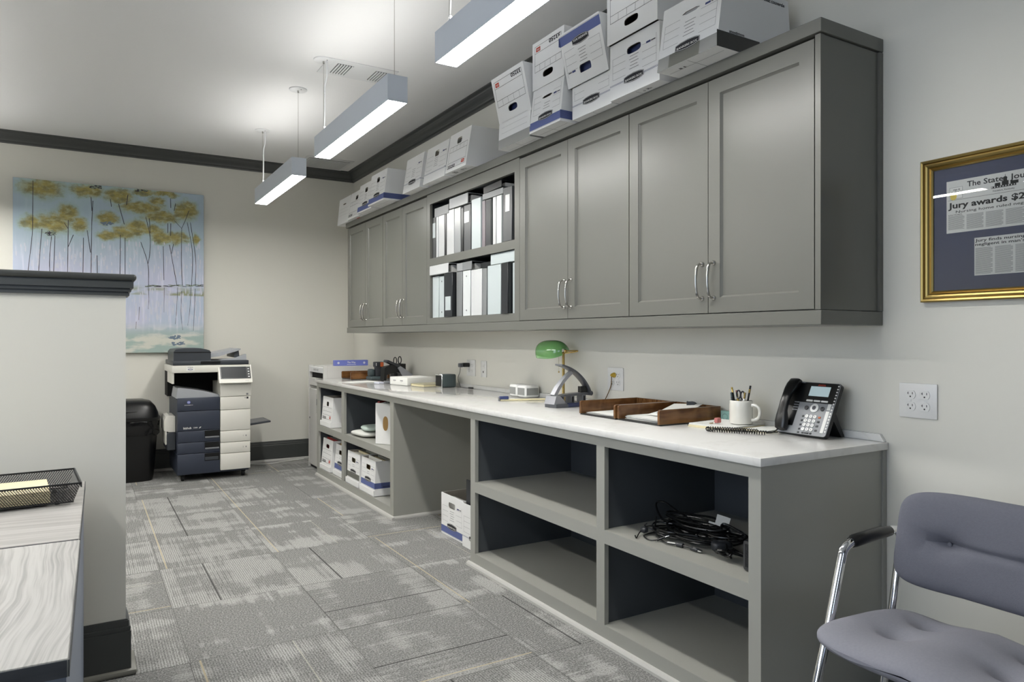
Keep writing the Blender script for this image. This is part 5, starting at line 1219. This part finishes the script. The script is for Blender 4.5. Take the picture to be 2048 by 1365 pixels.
# three-hole punch
def lever_punch(name, label, loc, rz, mats, L=0.272, blue=True, cat='hole punch'):
    t = thing(name, label, cat, loc, rz); g, l, b_, dk = mats
    mb = MB(); mb.prism([(0.0, -0.052), (0.07, -0.058), (L, -0.050), (L+0.006, 0.0), (L, 0.040), (0.07, 0.044), (0.0, 0.038), (-0.008, -0.01)], 'z', 0.0003, 0.018, g); mb.box(0.075, L-0.004, -0.0595, -0.050, 0.002, 0.022, b_); part('base', mb, t)
    mb = MB(); mb.prism([(-0.008, 0.018), (0.066, 0.018), (0.062, 0.034), (0.030, 0.060), (0.006, 0.058)], 'y', -0.045, 0.034, l); part('front_block', mb, t)
    for x in (0.062, 0.132, 0.212):
        mb = MB(); mb.box(x-0.011, x+0.011, -0.030, 0.020, 0.018, 0.056, g, 0.002, 1); mb.box(x-0.006, x+0.002, -0.0312, -0.0298, 0.024, 0.050, 'black_void'); part('punch_head', mb, t)
    mb = MB(); mb.prism([(0.045, 0.058), (0.10, 0.064), (0.16, 0.067), (0.22, 0.068), (0.245, 0.066), (0.245, 0.060), (0.16, 0.054), (0.09, 0.054), (0.05, 0.053)], 'y', -0.028, 0.018, g); part('cross_bar', mb, t)
    P = [Vector((x, 0, z)) for x, z in ((0.262, 0.062), (0.250, 0.088), (0.226, 0.120), (0.195, 0.150), (0.160, 0.175), (0.120, 0.195), (0.085, 0.207), (0.056, 0.215))]; P = smooth_path(P, 4); secs = []
    for i, p in enumerate(P):
        d = (P[min(i+1, len(P)-1)]-P[max(i-1, 0)]).normalized(); n = Vector((-d.z, 0, d.x)); f = i/(len(P)-1); hw = 0.020+0.008*f; th = 0.0065-0.002*f
        secs.append([tuple(p+n*th*a+Vector((0, hw*b2-0.005, 0))) for a, b2 in ((1, 0.8), (0.6, 1), (-1, 1), (-1, -1), (0.6, -1), (1, -0.8))])
    mb = MB().loft(secs, g); mb.box(0.20, 0.245, -0.016, 0.008, 0.066, 0.100, dk); part('lever_handle', mb, t)
    mb = MB(); secs = []
    for x, z, w_ in ((0.020, 0.058, 0.017), (0.045, 0.095, 0.016), (0.080, 0.132, 0.014), (0.112, 0.158, 0.012), (0.140, 0.176, 0.011)):
        secs.append([(x-0.007, -w_-0.005, z+0.006), (x+0.007, -w_-0.005, z-0.006), (x+0.007, w_-0.005, z-0.006), (x-0.007, w_-0.005, z+0.006)])
    mb.loft(secs, l); part('strut', mb, t)
    mb = MB(); mb.T = Matrix.Translation((0.262, -0.030, 0.062)) @ Matrix.Rotation(-PI/2, 4, 'X'); mb.lathe([(0.0, 0), (0.012, 0.001), (0.012, 0.049), (0, 0.05)], g, 16); part('hinge', mb, t)
lever_punch('hole_punch', 'large grey lever hole punch with a dark blue side, in front of the green lamp', (-0.316, 3.000, ZW), R(6), ('punch_grey', 'punch_light', 'punch_blue', 'plastic_black'))
# heavy-duty stapler and scissors caddy at the far end
t = thing('heavy_duty_stapler', 'black heavy-duty stapler with a raised lever and slanted grey arm, far along the worktop', 'stapler', (-0.335, 5.330, ZW), R(8))
part('base', MB().box(0.0, 0.29, -0.045, 0.045, 0.0003, 0.014, 'plastic_black', 0.004, 1), t)
mb = MB(); mb.prism([(0.005, 0.014), (0.012, 0.115), (0.030, 0.128), (0.10, 0.140), (0.20, 0.115), (0.20, 0.014), (0.165, 0.014), (0.160, 0.070), (0.120, 0.080), (0.115, 0.014), (0.100, 0.014), (0.098, 0.078), (0.030, 0.060), (0.026, 0.014)], 'y', -0.030, 0.030, 'plastic_black'); mb.box(0.030, 0.034, -0.032, -0.030, 0.016, 0.06, 'nickel'); part('frame', mb, t)
mb = MB(); mb.T = Matrix.Translation((0.035, 0, 0.172)) @ Matrix.Rotation(R(22), 4, 'Y'); mb.box(0, 0.125, -0.034, 0.034, -0.010, 0.010, 'plastic_dark', 0.005, 2); part('lever', mb, t)
mb = MB(); mb.prism([(0.125, 0.115), (0.150, 0.128), (0.262, 0.060), (0.256, 0.016), (0.190, 0.016)], 'y', -0.040, -0.031, 'punch_light'); part('side_arm', mb, t)
mb = MB(); mb.prism([(0.256, 0.014), (0.262, 0.044), (0.290, 0.038), (0.315, 0.020), (0.315, 0.012)], 'y', -0.02, 0.02, 'plastic_black'); part('tail', mb, t)
t = thing('pen_caddy', 'black pen caddy standing behind the heavy-duty stapler', 'pen holder', (-0.115, 5.520, ZW))
part('body', MB().box(-0.045, 0.045, -0.045, 0.045, 0.0003, 0.006, 'plastic_black').box(-0.045, -0.041, -0.045, 0.045, 0.006, 0.14, 'plastic_black').box(0.041, 0.045, -0.045, 0.045, 0.006, 0.14, 'plastic_black').box(-0.041, 0.041, -0.045, -0.041, 0.006, 0.14, 'plastic_black').box(-0.041, 0.041, 0.041, 0.045, 0.006, 0.14, 'plastic_black'), t)
t = thing('scissors', 'black-handled scissors standing in the caddy behind the stapler', 'scissors', (-0.125, 5.520, ZW+0.0065))
part('blades', MB().box(-0.008, 0.008, -0.0015, 0.0015, 0.0, 0.125, 'chrome'), t)
for s_ in (-1, 1): part('finger_loop', MB().tube([(0.021*s_+0.015*math.cos(a)*0.9, 0.002*s_, 0.160+0.029*math.sin(a)+0.003*s_) for a in [2*PI*i/16 for i in range(16)]], 0.0042, 'plastic_black', 7, closed=True), t)
# electric pencil sharpener / card stand
t = thing('pencil_sharpener', 'upright dark desk sharpener with an orange label on a rounded grey base', 'sharpener', (-0.215, 5.745, ZW))
part('base', MB().box(-0.085, 0.055, -0.075, 0.055, 0.0003, 0.030, 'spk_teal', 0.014, 3), t)
part('block', MB().box(-0.030, 0.030, -0.050, 0.000, 0.030, 0.150, 'plastic_dark', 0.006, 2), t); part('cap', MB().box(-0.038, 0.038, -0.056, 0.010, 0.108, 0.152, 'plastic_dark', 0.008, 2).box(-0.032, -0.028, -0.0575, -0.0555, 0.118, 0.142, 'paper'), t)
part('label', MB().box(0.006, 0.032, -0.0580, -0.0562, 0.112, 0.148, 'orange'), t); part('side_block', MB().box(-0.078, -0.032, -0.030, 0.035, 0.030, 0.092, 'spk_teal', 0.012, 2), t)
o = make_obj('paper_sheet', MB().box(-0.14, 0.14, -0.108, 0.108, 0.0003, 0.0010, 'paper')); o.location = (-0.440, 5.520, ZW); o.rotation_euler = (0, 0, R(14)); tag(o, 'white sheet lying flat in front of the sharpener, far worktop', 'paper')
o = make_obj('stapler_remover', MB().box(-0.03, 0.02, -0.018, 0.018, 0.0003, 0.022, 'plastic_grey', 0.006, 2)); o.location = (-0.335, 5.195, ZW); tag(o, 'small grey block beside the white paper ream', 'stapler')
o = make_obj('sticky_note_pad', MB().box(-0.028, 0.028, -0.038, 0.038, 0.0003, 0.014, 'paint_pale', 0.002, 1)); o.location = (-0.385, 5.235, ZW); o.rotation_euler = (0, 0, 0.2); tag(o, 'pale lilac note block in front of the heavy-duty stapler', 'note pad')
# white ream, book, clock speaker
t = thing('paper_ream', 'white wrapped paper ream lying flat, mid worktop', 'paper', (-0.185, 5.040, ZW), R(9))
mb = MB().box(-0.135, 0.135, -0.125, 0.125, 0.0003, 0.058, 'paper', 0.004, 2); mb.T = Matrix.Rotation(-PI/2, 4, 'Z') @ Matrix.Rotation(PI/2, 4, 'X')
for x in (-0.055, 0.045): mb.box(x-0.02, x+0.02, 0.030, 0.036, 0.1353, 0.1357, 'ink_grey'); mb.box(x-0.016, x+0.012, 0.022, 0.025, 0.1353, 0.1357, 'paper_grey')
mb.T = Matrix.Identity(4); part('wrapper', mb, t)
t = thing('hardback_book', 'thin olive-covered hardback book lying in front of the white ream', 'book', (-0.155, 4.795, ZW), R(6))
part('cover', MB().box(-0.115, 0.115, -0.095, 0.095, 0.0003, 0.003, 'book_cover').box(-0.115, 0.115, -0.095, 0.095, 0.017, 0.020, 'book_cover').box(-0.115, 0.115, 0.092, 0.095, 0.003, 0.017, 'book_cover'), t); part('pages', MB().box(-0.111, 0.111, -0.091, 0.0915, 0.0032, 0.0168, 'cream_folder'), t)
t = thing('desk_speaker', 'dark teal desk speaker with a chrome-edged front, by the adapter outlet', 'speaker', (-0.120, 4.615, ZW), R(5))
part('housing', MB().box(-0.052, 0.062, -0.045, 0.045, 0.0003, 0.094, 'spk_teal', 0.012, 3), t); part('front_frame', MB().box(-0.060, -0.053, -0.046, 0.046, 0.0003, 0.095, 'chrome', 0.002, 1), t); part('grille', MB().box(-0.0615, -0.0602, -0.038, 0.038, 0.010, 0.086, 'plastic_black', 0.0005, 1), t)
t = thing('power_adapter', 'black plug adapter with a thin cable hanging from the far outlet', 'adapter', (-0.010, 4.473, 0.983))
mb = MB(); mb.T = Matrix.Rotation(R(0), 4, 'Z'); mb.box(-0.050, 0.0005, -0.020, 0.020, -0.014, 0.016, 'plastic_black', 0.007, 2); part('body', mb, t); part('cap', MB().box(-0.078, -0.0505, -0.018, 0.018, -0.015, 0.014, 'punch_grey', 0.006, 2), t)
part('cable', MB().tube([(-0.066, 0.0, -0.013), (-0.068, 0.004, -0.05), (-0.080, 0.010, -0.09), (-0.072, 0.004, -0.130), (-0.066, -0.004, -0.152), (-0.045, -0.02, -0.1585), (-0.03, -0.05, -0.1585), (-0.04, 0.02, -0.1585), (-0.060, 0.06, -0.1585)], 0.0018, 'plastic_black', 6, res=5), t)
o = make_obj('cable_plug', MB().box(-0.022, 0.022, -0.008, 0.008, 0.0003, 0.013, 'plastic_black', 0.004, 1)); o.location = (-0.048, 4.37, ZW); o.rotation_euler = (0, 0, -1.2); tag(o, 'small black plug lying on the worktop below the data plate', 'plug')
# white twin speaker
t = thing('white_speaker', 'low white two-part box with grey fabric sides against the wall', 'speaker', (-0.068, 3.640, ZW), R(0))
for y0, y1 in ((-0.092, 0.006), (0.010, 0.098)):
    mb = MB().box(-0.048, 0.050, y0, y1, 0.0003, 0.072, 'plastic_white', 0.012, 3); p = part('case', mb, t)
    part('fabric_panel', MB().box(-0.0492, -0.0478, y0+0.012, y1-0.010, 0.014, 0.056, 'spk_fabric').box(-0.040, 0.040, y0-0.0006, y0+0.002, 0.014, 0.056, 'spk_fabric'), p)
t = thing('long_eraser_stick', 'pale slim stick with a blue block at its left end, before the white box', 'stationery', (-0.345, 3.450, ZW), R(-18))
part('shaft', MB().box(0.0, 0.27, -0.010, 0.010, 0.0003, 0.010, 'cream_folder', 0.002, 1), t); part('blue_block', MB().box(-0.004, 0.046, -0.014, 0.014, 0.0105, 0.026, 'box_blue_dark', 0.002, 1), t); part('clip', MB().box(-0.010, -0.0045, -0.012, 0.012, 0.0003, 0.024, 'plastic_grey', 0.001, 1), t)

# ================================================================== CABLES ON THE SHELF
ZS = 0.4362
def cable(label, pts, r, extra=(), group='black cables on the near base shelf', res=6, tagp=None):
    x0, y0 = pts[0][0], pts[0][1]; t = thing('cable', label, 'cable', (x0, y0, ZS), 0, group)
    part('cord', MB().tube([(p[0], p[1], ZS+p[2]) for p in pts], r, 'plastic_black', 7, res=res), t, True)
    for nm, mb in extra: part(nm, mb, t, True)
def loop(cx, cy, rx, ry, z, n, turns, seed, dz=0.004, a0=0.0):
    q = random.Random(seed); return [(cx+rx*math.cos(a0+2*PI*turns*i/n)*q.uniform(0.85, 1.12), cy+ry*math.sin(a0+2*PI*turns*i/n)*q.uniform(0.85, 1.12), z+dz*i/n*3+q.uniform(0, 0.006)) for i in range(n+1)]
cable('thick black cable arching up in one big loop at the back left of the heap', [(-0.30, 1.80, 0.005), (-0.31, 1.92, 0.012), (-0.34, 2.04, 0.05), (-0.36, 2.12, 0.085), (-0.385, 2.14, 0.075), (-0.41, 2.08, 0.035), (-0.42, 1.98, 0.014), (-0.41, 1.88, 0.008), (-0.40, 1.80, 0.006)], 0.0042)
cable('long black cable coiled flat in wide rings at the middle of the heap', loop(-0.42, 1.88, 0.085, 0.125, 0.008, 30, 3.6, 4, 0.010), 0.0040)
cable('thin black cable coiled in small rings in front of the big loop', loop(-0.46, 1.96, 0.065, 0.095, 0.007, 26, 3.2, 9, 0.010), 0.0034)
cable('heavy black cable wound in tall rings at the back of the heap', loop(-0.37, 1.93, 0.070, 0.140, 0.012, 30, 3.6, 21, 0.016), 0.0044)
cable('black cable piled in short rings over the right of the heap', loop(-0.40, 1.77, 0.060, 0.075, 0.014, 26, 3.3, 33, 0.014), 0.0036)
mbj = MB(); mbj.cyl((-0.560, 1.945, ZS+0.005), (-0.535, 1.930, ZS+0.016), 0.0042, 'plastic_black'); mbj.cyl((-0.535, 1.930, ZS+0.016), (-0.522, 1.922, ZS+0.022), 0.0018, 'chrome')
cable('black audio cable ending in a small silver jack at the front left', [(-0.558, 1.944, 0.006), (-0.575, 1.965, 0.004), (-0.56, 2.015, 0.005), (-0.51, 2.02, 0.008), (-0.48, 1.97, 0.018), (-0.46, 1.90, 0.022), (-0.43, 1.83, 0.016)], 0.0024, (('audio_jack', mbj),))
mbu = MB(); mbu.T = Matrix.Translation((-0.532, 1.800, ZS+0.008)) @ Matrix.Rotation(R(-85), 4, 'Z'); mbu.box(-0.004, 0.030, -0.008, 0.008, -0.005, 0.005, 'plastic_dark', 0.003, 1); mbu.box(0.030, 0.044, -0.006, 0.006, -0.0025, 0.0025, 'chrome'); mbu.text('USB', 0.012, 0, 0.005, 'paper', 0.0054)
mbf = MB(); mbf.cyl((-0.541, 1.862, ZS+0.008), (-0.536, 1.838, ZS+0.008), 0.0078, 'plastic_dark', 14)
mbt = MB(); mbt.cyl((-0.553, 1.896, ZS+0.007), (-0.543, 1.866, ZS+0.008), 0.0042, 'paper', 10)
cable('black USB cable with a white sleeve and a ferrite bead along the shelf front', [(-0.532, 1.802, 0.008), (-0.540, 1.85, 0.008), (-0.555, 1.90, 0.006), (-0.535, 1.965, 0.010), (-0.50, 2.02, 0.022), (-0.46, 2.06, 0.034), (-0.43, 2.09, 0.040)], 0.0030, (('usb_plug', mbu), ('ferrite_bead', mbf), ('white_sleeve', mbt)))
mbw = MB(); mbw.T = Matrix.Translation((-0.365, 1.825, ZS+0.066)) @ Matrix.Rotation(R(40), 4, 'Z') @ Matrix.Rotation(R(14), 4, 'X'); mbw.box(-0.001, 0.0005, -0.030, 0.018, -0.004, 0.030, 'paper'); mbw.box(-0.003, 0.003, -0.010, 0.040, -0.009, -0.003, 'paper')
cable('folded black power cord with a white paper tag at the back right', [(-0.30, 1.62, 0.006), (-0.33, 1.66, 0.012), (-0.350, 1.74, 0.050), (-0.362, 1.815, 0.066), (-0.40, 1.78, 0.030), (-0.43, 1.69, 0.008), (-0.42, 1.63, 0.006), (-0.36, 1.68, 0.024), (-0.34, 1.76, 0.022), (-0.36, 1.86, 0.02)], 0.0046, (('paper_tag', mbw),))
q = random.Random(11); kn = [(-0.515+0.030*math.cos(3*a)*math.cos(a), 1.660+0.034*math.cos(3*a)*math.sin(a), 0.012+0.016*abs(math.sin(2.5*a))+q.uniform(0, 0.008)) for a in [2*PI*i/36 for i in range(37)]]
cable('black cord knotted into a small star bundle at the front right', kn+[(-0.45, 1.62, 0.010), (-0.41, 1.59, 0.006)], 0.0042, res=3)
cable('thin black cable sweeping over the front of the coiled heap', [(-0.36, 1.99, 0.008), (-0.42, 2.0, 0.026), (-0.47, 1.93, 0.034), (-0.49, 1.86, 0.028), (-0.48, 1.79, 0.030), (-0.45, 1.74, 0.036), (-0.47, 1.70, 0.030), (-0.50, 1.68, 0.012)], 0.0022)
cable('tangled thin black leads at the left end of the heap', [(-0.585, 2.035, 0.004), (-0.60, 2.01, 0.004), (-0.57, 2.03, 0.012), (-0.53, 2.05, 0.022), (-0.50, 2.07, 0.018), (-0.46, 2.08, 0.012), (-0.45, 2.02, 0.010), (-0.50, 1.99, 0.014), (-0.53, 2.04, 0.030), (-0.47, 2.10, 0.02)], 0.0024, (('plug', MB().box(-0.555, -0.530, 2.020, 2.045, ZS+0.010, ZS+0.030, 'plastic_dark', 0.005, 1)),))
t = thing('power_brick', 'dark rounded power plug with two prongs sitting among the cables', 'adapter', (-0.455, 1.735, ZS), R(-30))
part('body', MB().ell((0, 0, 0.020), (0.036, 0.026, 0.0195), 'plastic_dark', 20, 12, 0.6), t); 
for y in (-0.007, 0.007): part('prong', MB().box(0.018, 0.022, y-0.003, y+0.003, 0.036, 0.056, 'nickel'), t)
t = thing('desk_speaker', 'black perforated speaker standing at the right end of the cable shelf', 'speaker', (-0.505, 1.525, ZS), R(0))
part('housing', MB().box(-0.042, 0.042, -0.042, 0.042, 0.0003, 0.098, 'plastic_dark', 0.010, 2), t)
mb = MB()
for j in range(20):
    for i in range(8): mb.box(-0.0436, -0.0418, -0.030+0.0078*i, -0.027+0.0078*i, 0.016+0.0036*j, 0.0178+0.0036*j, 'black_void'); mb.box(-0.030+0.0078*i, -0.027+0.0078*i, 0.0418, 0.0436, 0.016+0.0036*j, 0.0178+0.0036*j, 'black_void')
part('grille', mb, t)

# ================================================================== CHAIR
CX, CY = -0.62, 0.865
t = thing('side_chair', 'grey upholstered side chair with a chrome tube frame and black arm pad', 'chair', (CX, CY, 0))
def cushion(u, v, a, b, h, e):
    """rounded-square pad: returns plan x, plan y and signed height"""
    th = 2*PI*u; t_ = 2*v-1; k = PI/2*(1-abs(t_)); r_ = math.sin(k)
    def sg(q_, p): return math.copysign(abs(q_)**p, q_)
    ee = e+(1-e)*(1-r_)**2
    z = h*math.copysign(max(0.0, 1-r_**5)**0.5, t_) if abs(t_) > 1e-9 else 0.0
    return a*sg(math.cos(th), ee)*r_, b*sg(math.sin(th), ee)*r_, z
def seat(u, v):
    x, y, z = cushion(u, v, 0.218, 0.257, 0.036, 0.44)
    if z > 0:
        for bx_, by_ in ((-0.035, 0.120), (-0.035, -0.120), (0.105, 0.120), (0.105, -0.120)):
            d = math.hypot((x-bx_)/0.9, (y-by_)); z -= 0.022*math.exp(-(d/0.030)**2)+0.012*math.exp(-(d/0.075)**2)
        z += 0.006*math.cos(y*26)-0.10*x*x
    return (-0.028+x, y, 0.446+z+0.012*(-x/0.2))
o = part('seat', MB().grid(seat, 110, 90, 'chair_fabric_lit', cu=True), t)
def back(u, v):
    y, z, x = cushion(u, 1-v, 0.236, 0.122, 0.030, 0.34)
    if x < 0:    # room side
        for by_ in (0.115, -0.115):
            d2 = ((y-by_)/0.050)**2+((z+0.003)/0.028)**2; x += 0.018*math.exp(-d2)+0.010*math.exp(-d2*6)
        x += 0.008*math.exp(-((z+0.003)/0.010)**2)*(1 if abs(y) < 0.16 else math.exp(-((abs(y)-0.16)/0.03)**2))
    return (0.175+x-0.70*y*y+0.22*z, y, 0.652+z)
bk = part('backrest', MB().grid(back, 110, 90, 'chair_fabric_shaded', cu=True), t)
for y in (0.115, -0.115):
    mb = MB().ell((0.164, y, 0.650), (0.003, 0.006, 0.006), 'chair_fabric_shaded', 12, 8); part('button', mb, bk)
for s_ in (-1, 1):
    y = 0.273*s_
    P = [(0.100, y, 0.012), (0.115, y, 0.10), (0.150, y, 0.30), (0.185, y, 0.46), (0.212, y, 0.585), (0.216, y, 0.628), (0.190, y, 0.648), (0.130, y, 0.648), (0.060, y, 0.646), (0.000, y, 0.643), (-0.035, y, 0.630), (-0.050, y, 0.600), (-0.095, y, 0.46), (-0.147, y, 0.312), (-0.205, y, 0.135), (-0.240, y, 0.035), (-0.235, y, 0.013), (-0.200, y, 0.0115), (-0.05, y, 0.0115), (0.07, y, 0.0115)]
    part('side_frame', MB().tube(P, 0.0115, 'chrome', 14, closed=True, res=4), t)
    part('arm_pad', MB().tube([(0.165, y, 0.648), (0.13, y, 0.649), (0.06, y, 0.647), (0.005, y, 0.644), (-0.006, y, 0.641)], [0.013, 0.0165, 0.0165, 0.0165, 0.0135], 'plastic_black', 16), t)
    part('back_bracket', MB().cyl((0.214, 0.273*s_, 0.615), (0.190, 0.150*s_, 0.630), 0.008, 'chrome', 10), t)
mb = MB(); mb.tube([(0.165, -0.273, 0.398), (0.165, 0.273, 0.398)], 0.010, 'chrome', 12); mb.tube([(-0.112, -0.273, 0.405), (-0.03, -0.25, 0.400), (-0.03, 0.25, 0.400), (-0.112, 0.273, 0.405)], 0.010, 'chrome', 12); part('crossbar', mb, t)

# ================================================================== DESKS
def desk(name, label, x0, x1, y0, y1, zt, m, back=False):
    t = thing(name, label, 'desk', ((x0+x1)/2, (y0+y1)/2, 0)); th = 0.028; t.rotation_euler = (0, 0, R(-0.93))
    part('top', MB().box(x0, x1, y0, y1, zt-th, zt, m, 0.0015, 1), t, True)
    part('edge_band', MB().box(x0+0.002, x1-0.002, y0-0.0012, y0, zt-th+0.001, zt-0.002, 'laminate_edge').box(x1-0.0002, x1+0.0012, y0, y1, zt-th+0.001, zt-0.002, 'laminate_edge'), t, True)
    for x in (x1-0.030, x0+0.002): part('end_panel', MB().box(x, x+0.026, y0+0.03, y1-0.004, 0.001, zt-th-0.0005, 'desk_panel'), t, True)
    part('modesty_panel', MB().box(x0+0.03, x1-0.031, y0+0.06, y0+0.078, 0.10, zt-th-0.0005, 'desk_panel'), t, True)
desk('office_desk', 'grey wood-grain laminate desk nearest the camera at the left edge', -3.75, -2.353, 1.255, 1.974, 0.700, 'laminate_near')
desk('desk_return', 'grey laminate desk against the half wall, carrying the mesh tray', -3.75, -2.342, 1.987, 2.770, 0.700, 'laminate_far')
# mesh tray with folders
t = thing('mesh_tray', 'black wire mesh letter tray on the desk by the half wall', 'letter tray', (-2.545, 2.490, 0.7003), R(4))
a0, b0, h0 = 0.170, 0.115, 0.062      # half length, half depth, height (flared)
fl = 0.020
def rimp(z, k): e = fl*z/h0; return [(-a0-e, -b0-e, z), (a0+e, -b0-e, z), (a0+e, b0+e, z), (-a0-e, b0+e, z)]
lo, hi = rimp(0.008, 0), rimp(h0, 0); mb = MB(); mb.poly(lo, 'wire_mesh')
for i in range(4): j = (i+1) % 4; mb.poly((lo[i], lo[j], hi[j], hi[i]), 'wire_mesh')
part('mesh', mb, t)
mb = MB(); mb.tube([(x, y, h0) for x, y, _ in (hi[0], hi[1], hi[2], hi[3])], 0.0026, 'rubber', 8, closed=True); mb.box(a0+fl-0.001, a0+fl+0.0025, -b0-fl, b0+fl, h0-0.012, h0+0.002, 'plastic_dark'); mb.tube([(x, y, 0.008) for x, y, _ in lo], 0.002, 'rubber', 6, closed=True); part('rim', mb, t)
for x in (-0.135, 0.135):
    for y in (-0.09, 0.09): part('foot', MB().lathe([(0.0, 0.0), (0.006, 0.0), (0.006, 0.008)], 'rubber', 10, (x, y, 0.0)), t)
mb = MB()
for i in range(6): mb.box(-0.150+0.002*i, 0.118-0.002*(i % 2), -0.104, 0.096+0.002*(i % 3), 0.0092+0.0058*i, 0.0092+0.0058*i+0.0050, 'cream_folder', 0.001, 1)
o = make_obj('folder_stack', mb); o.location = (-2.545, 2.490, 0.7003); o.rotation_euler = (0, 0, R(4)); tag(o, 'stack of cream folders lying in the black mesh tray', 'folders')
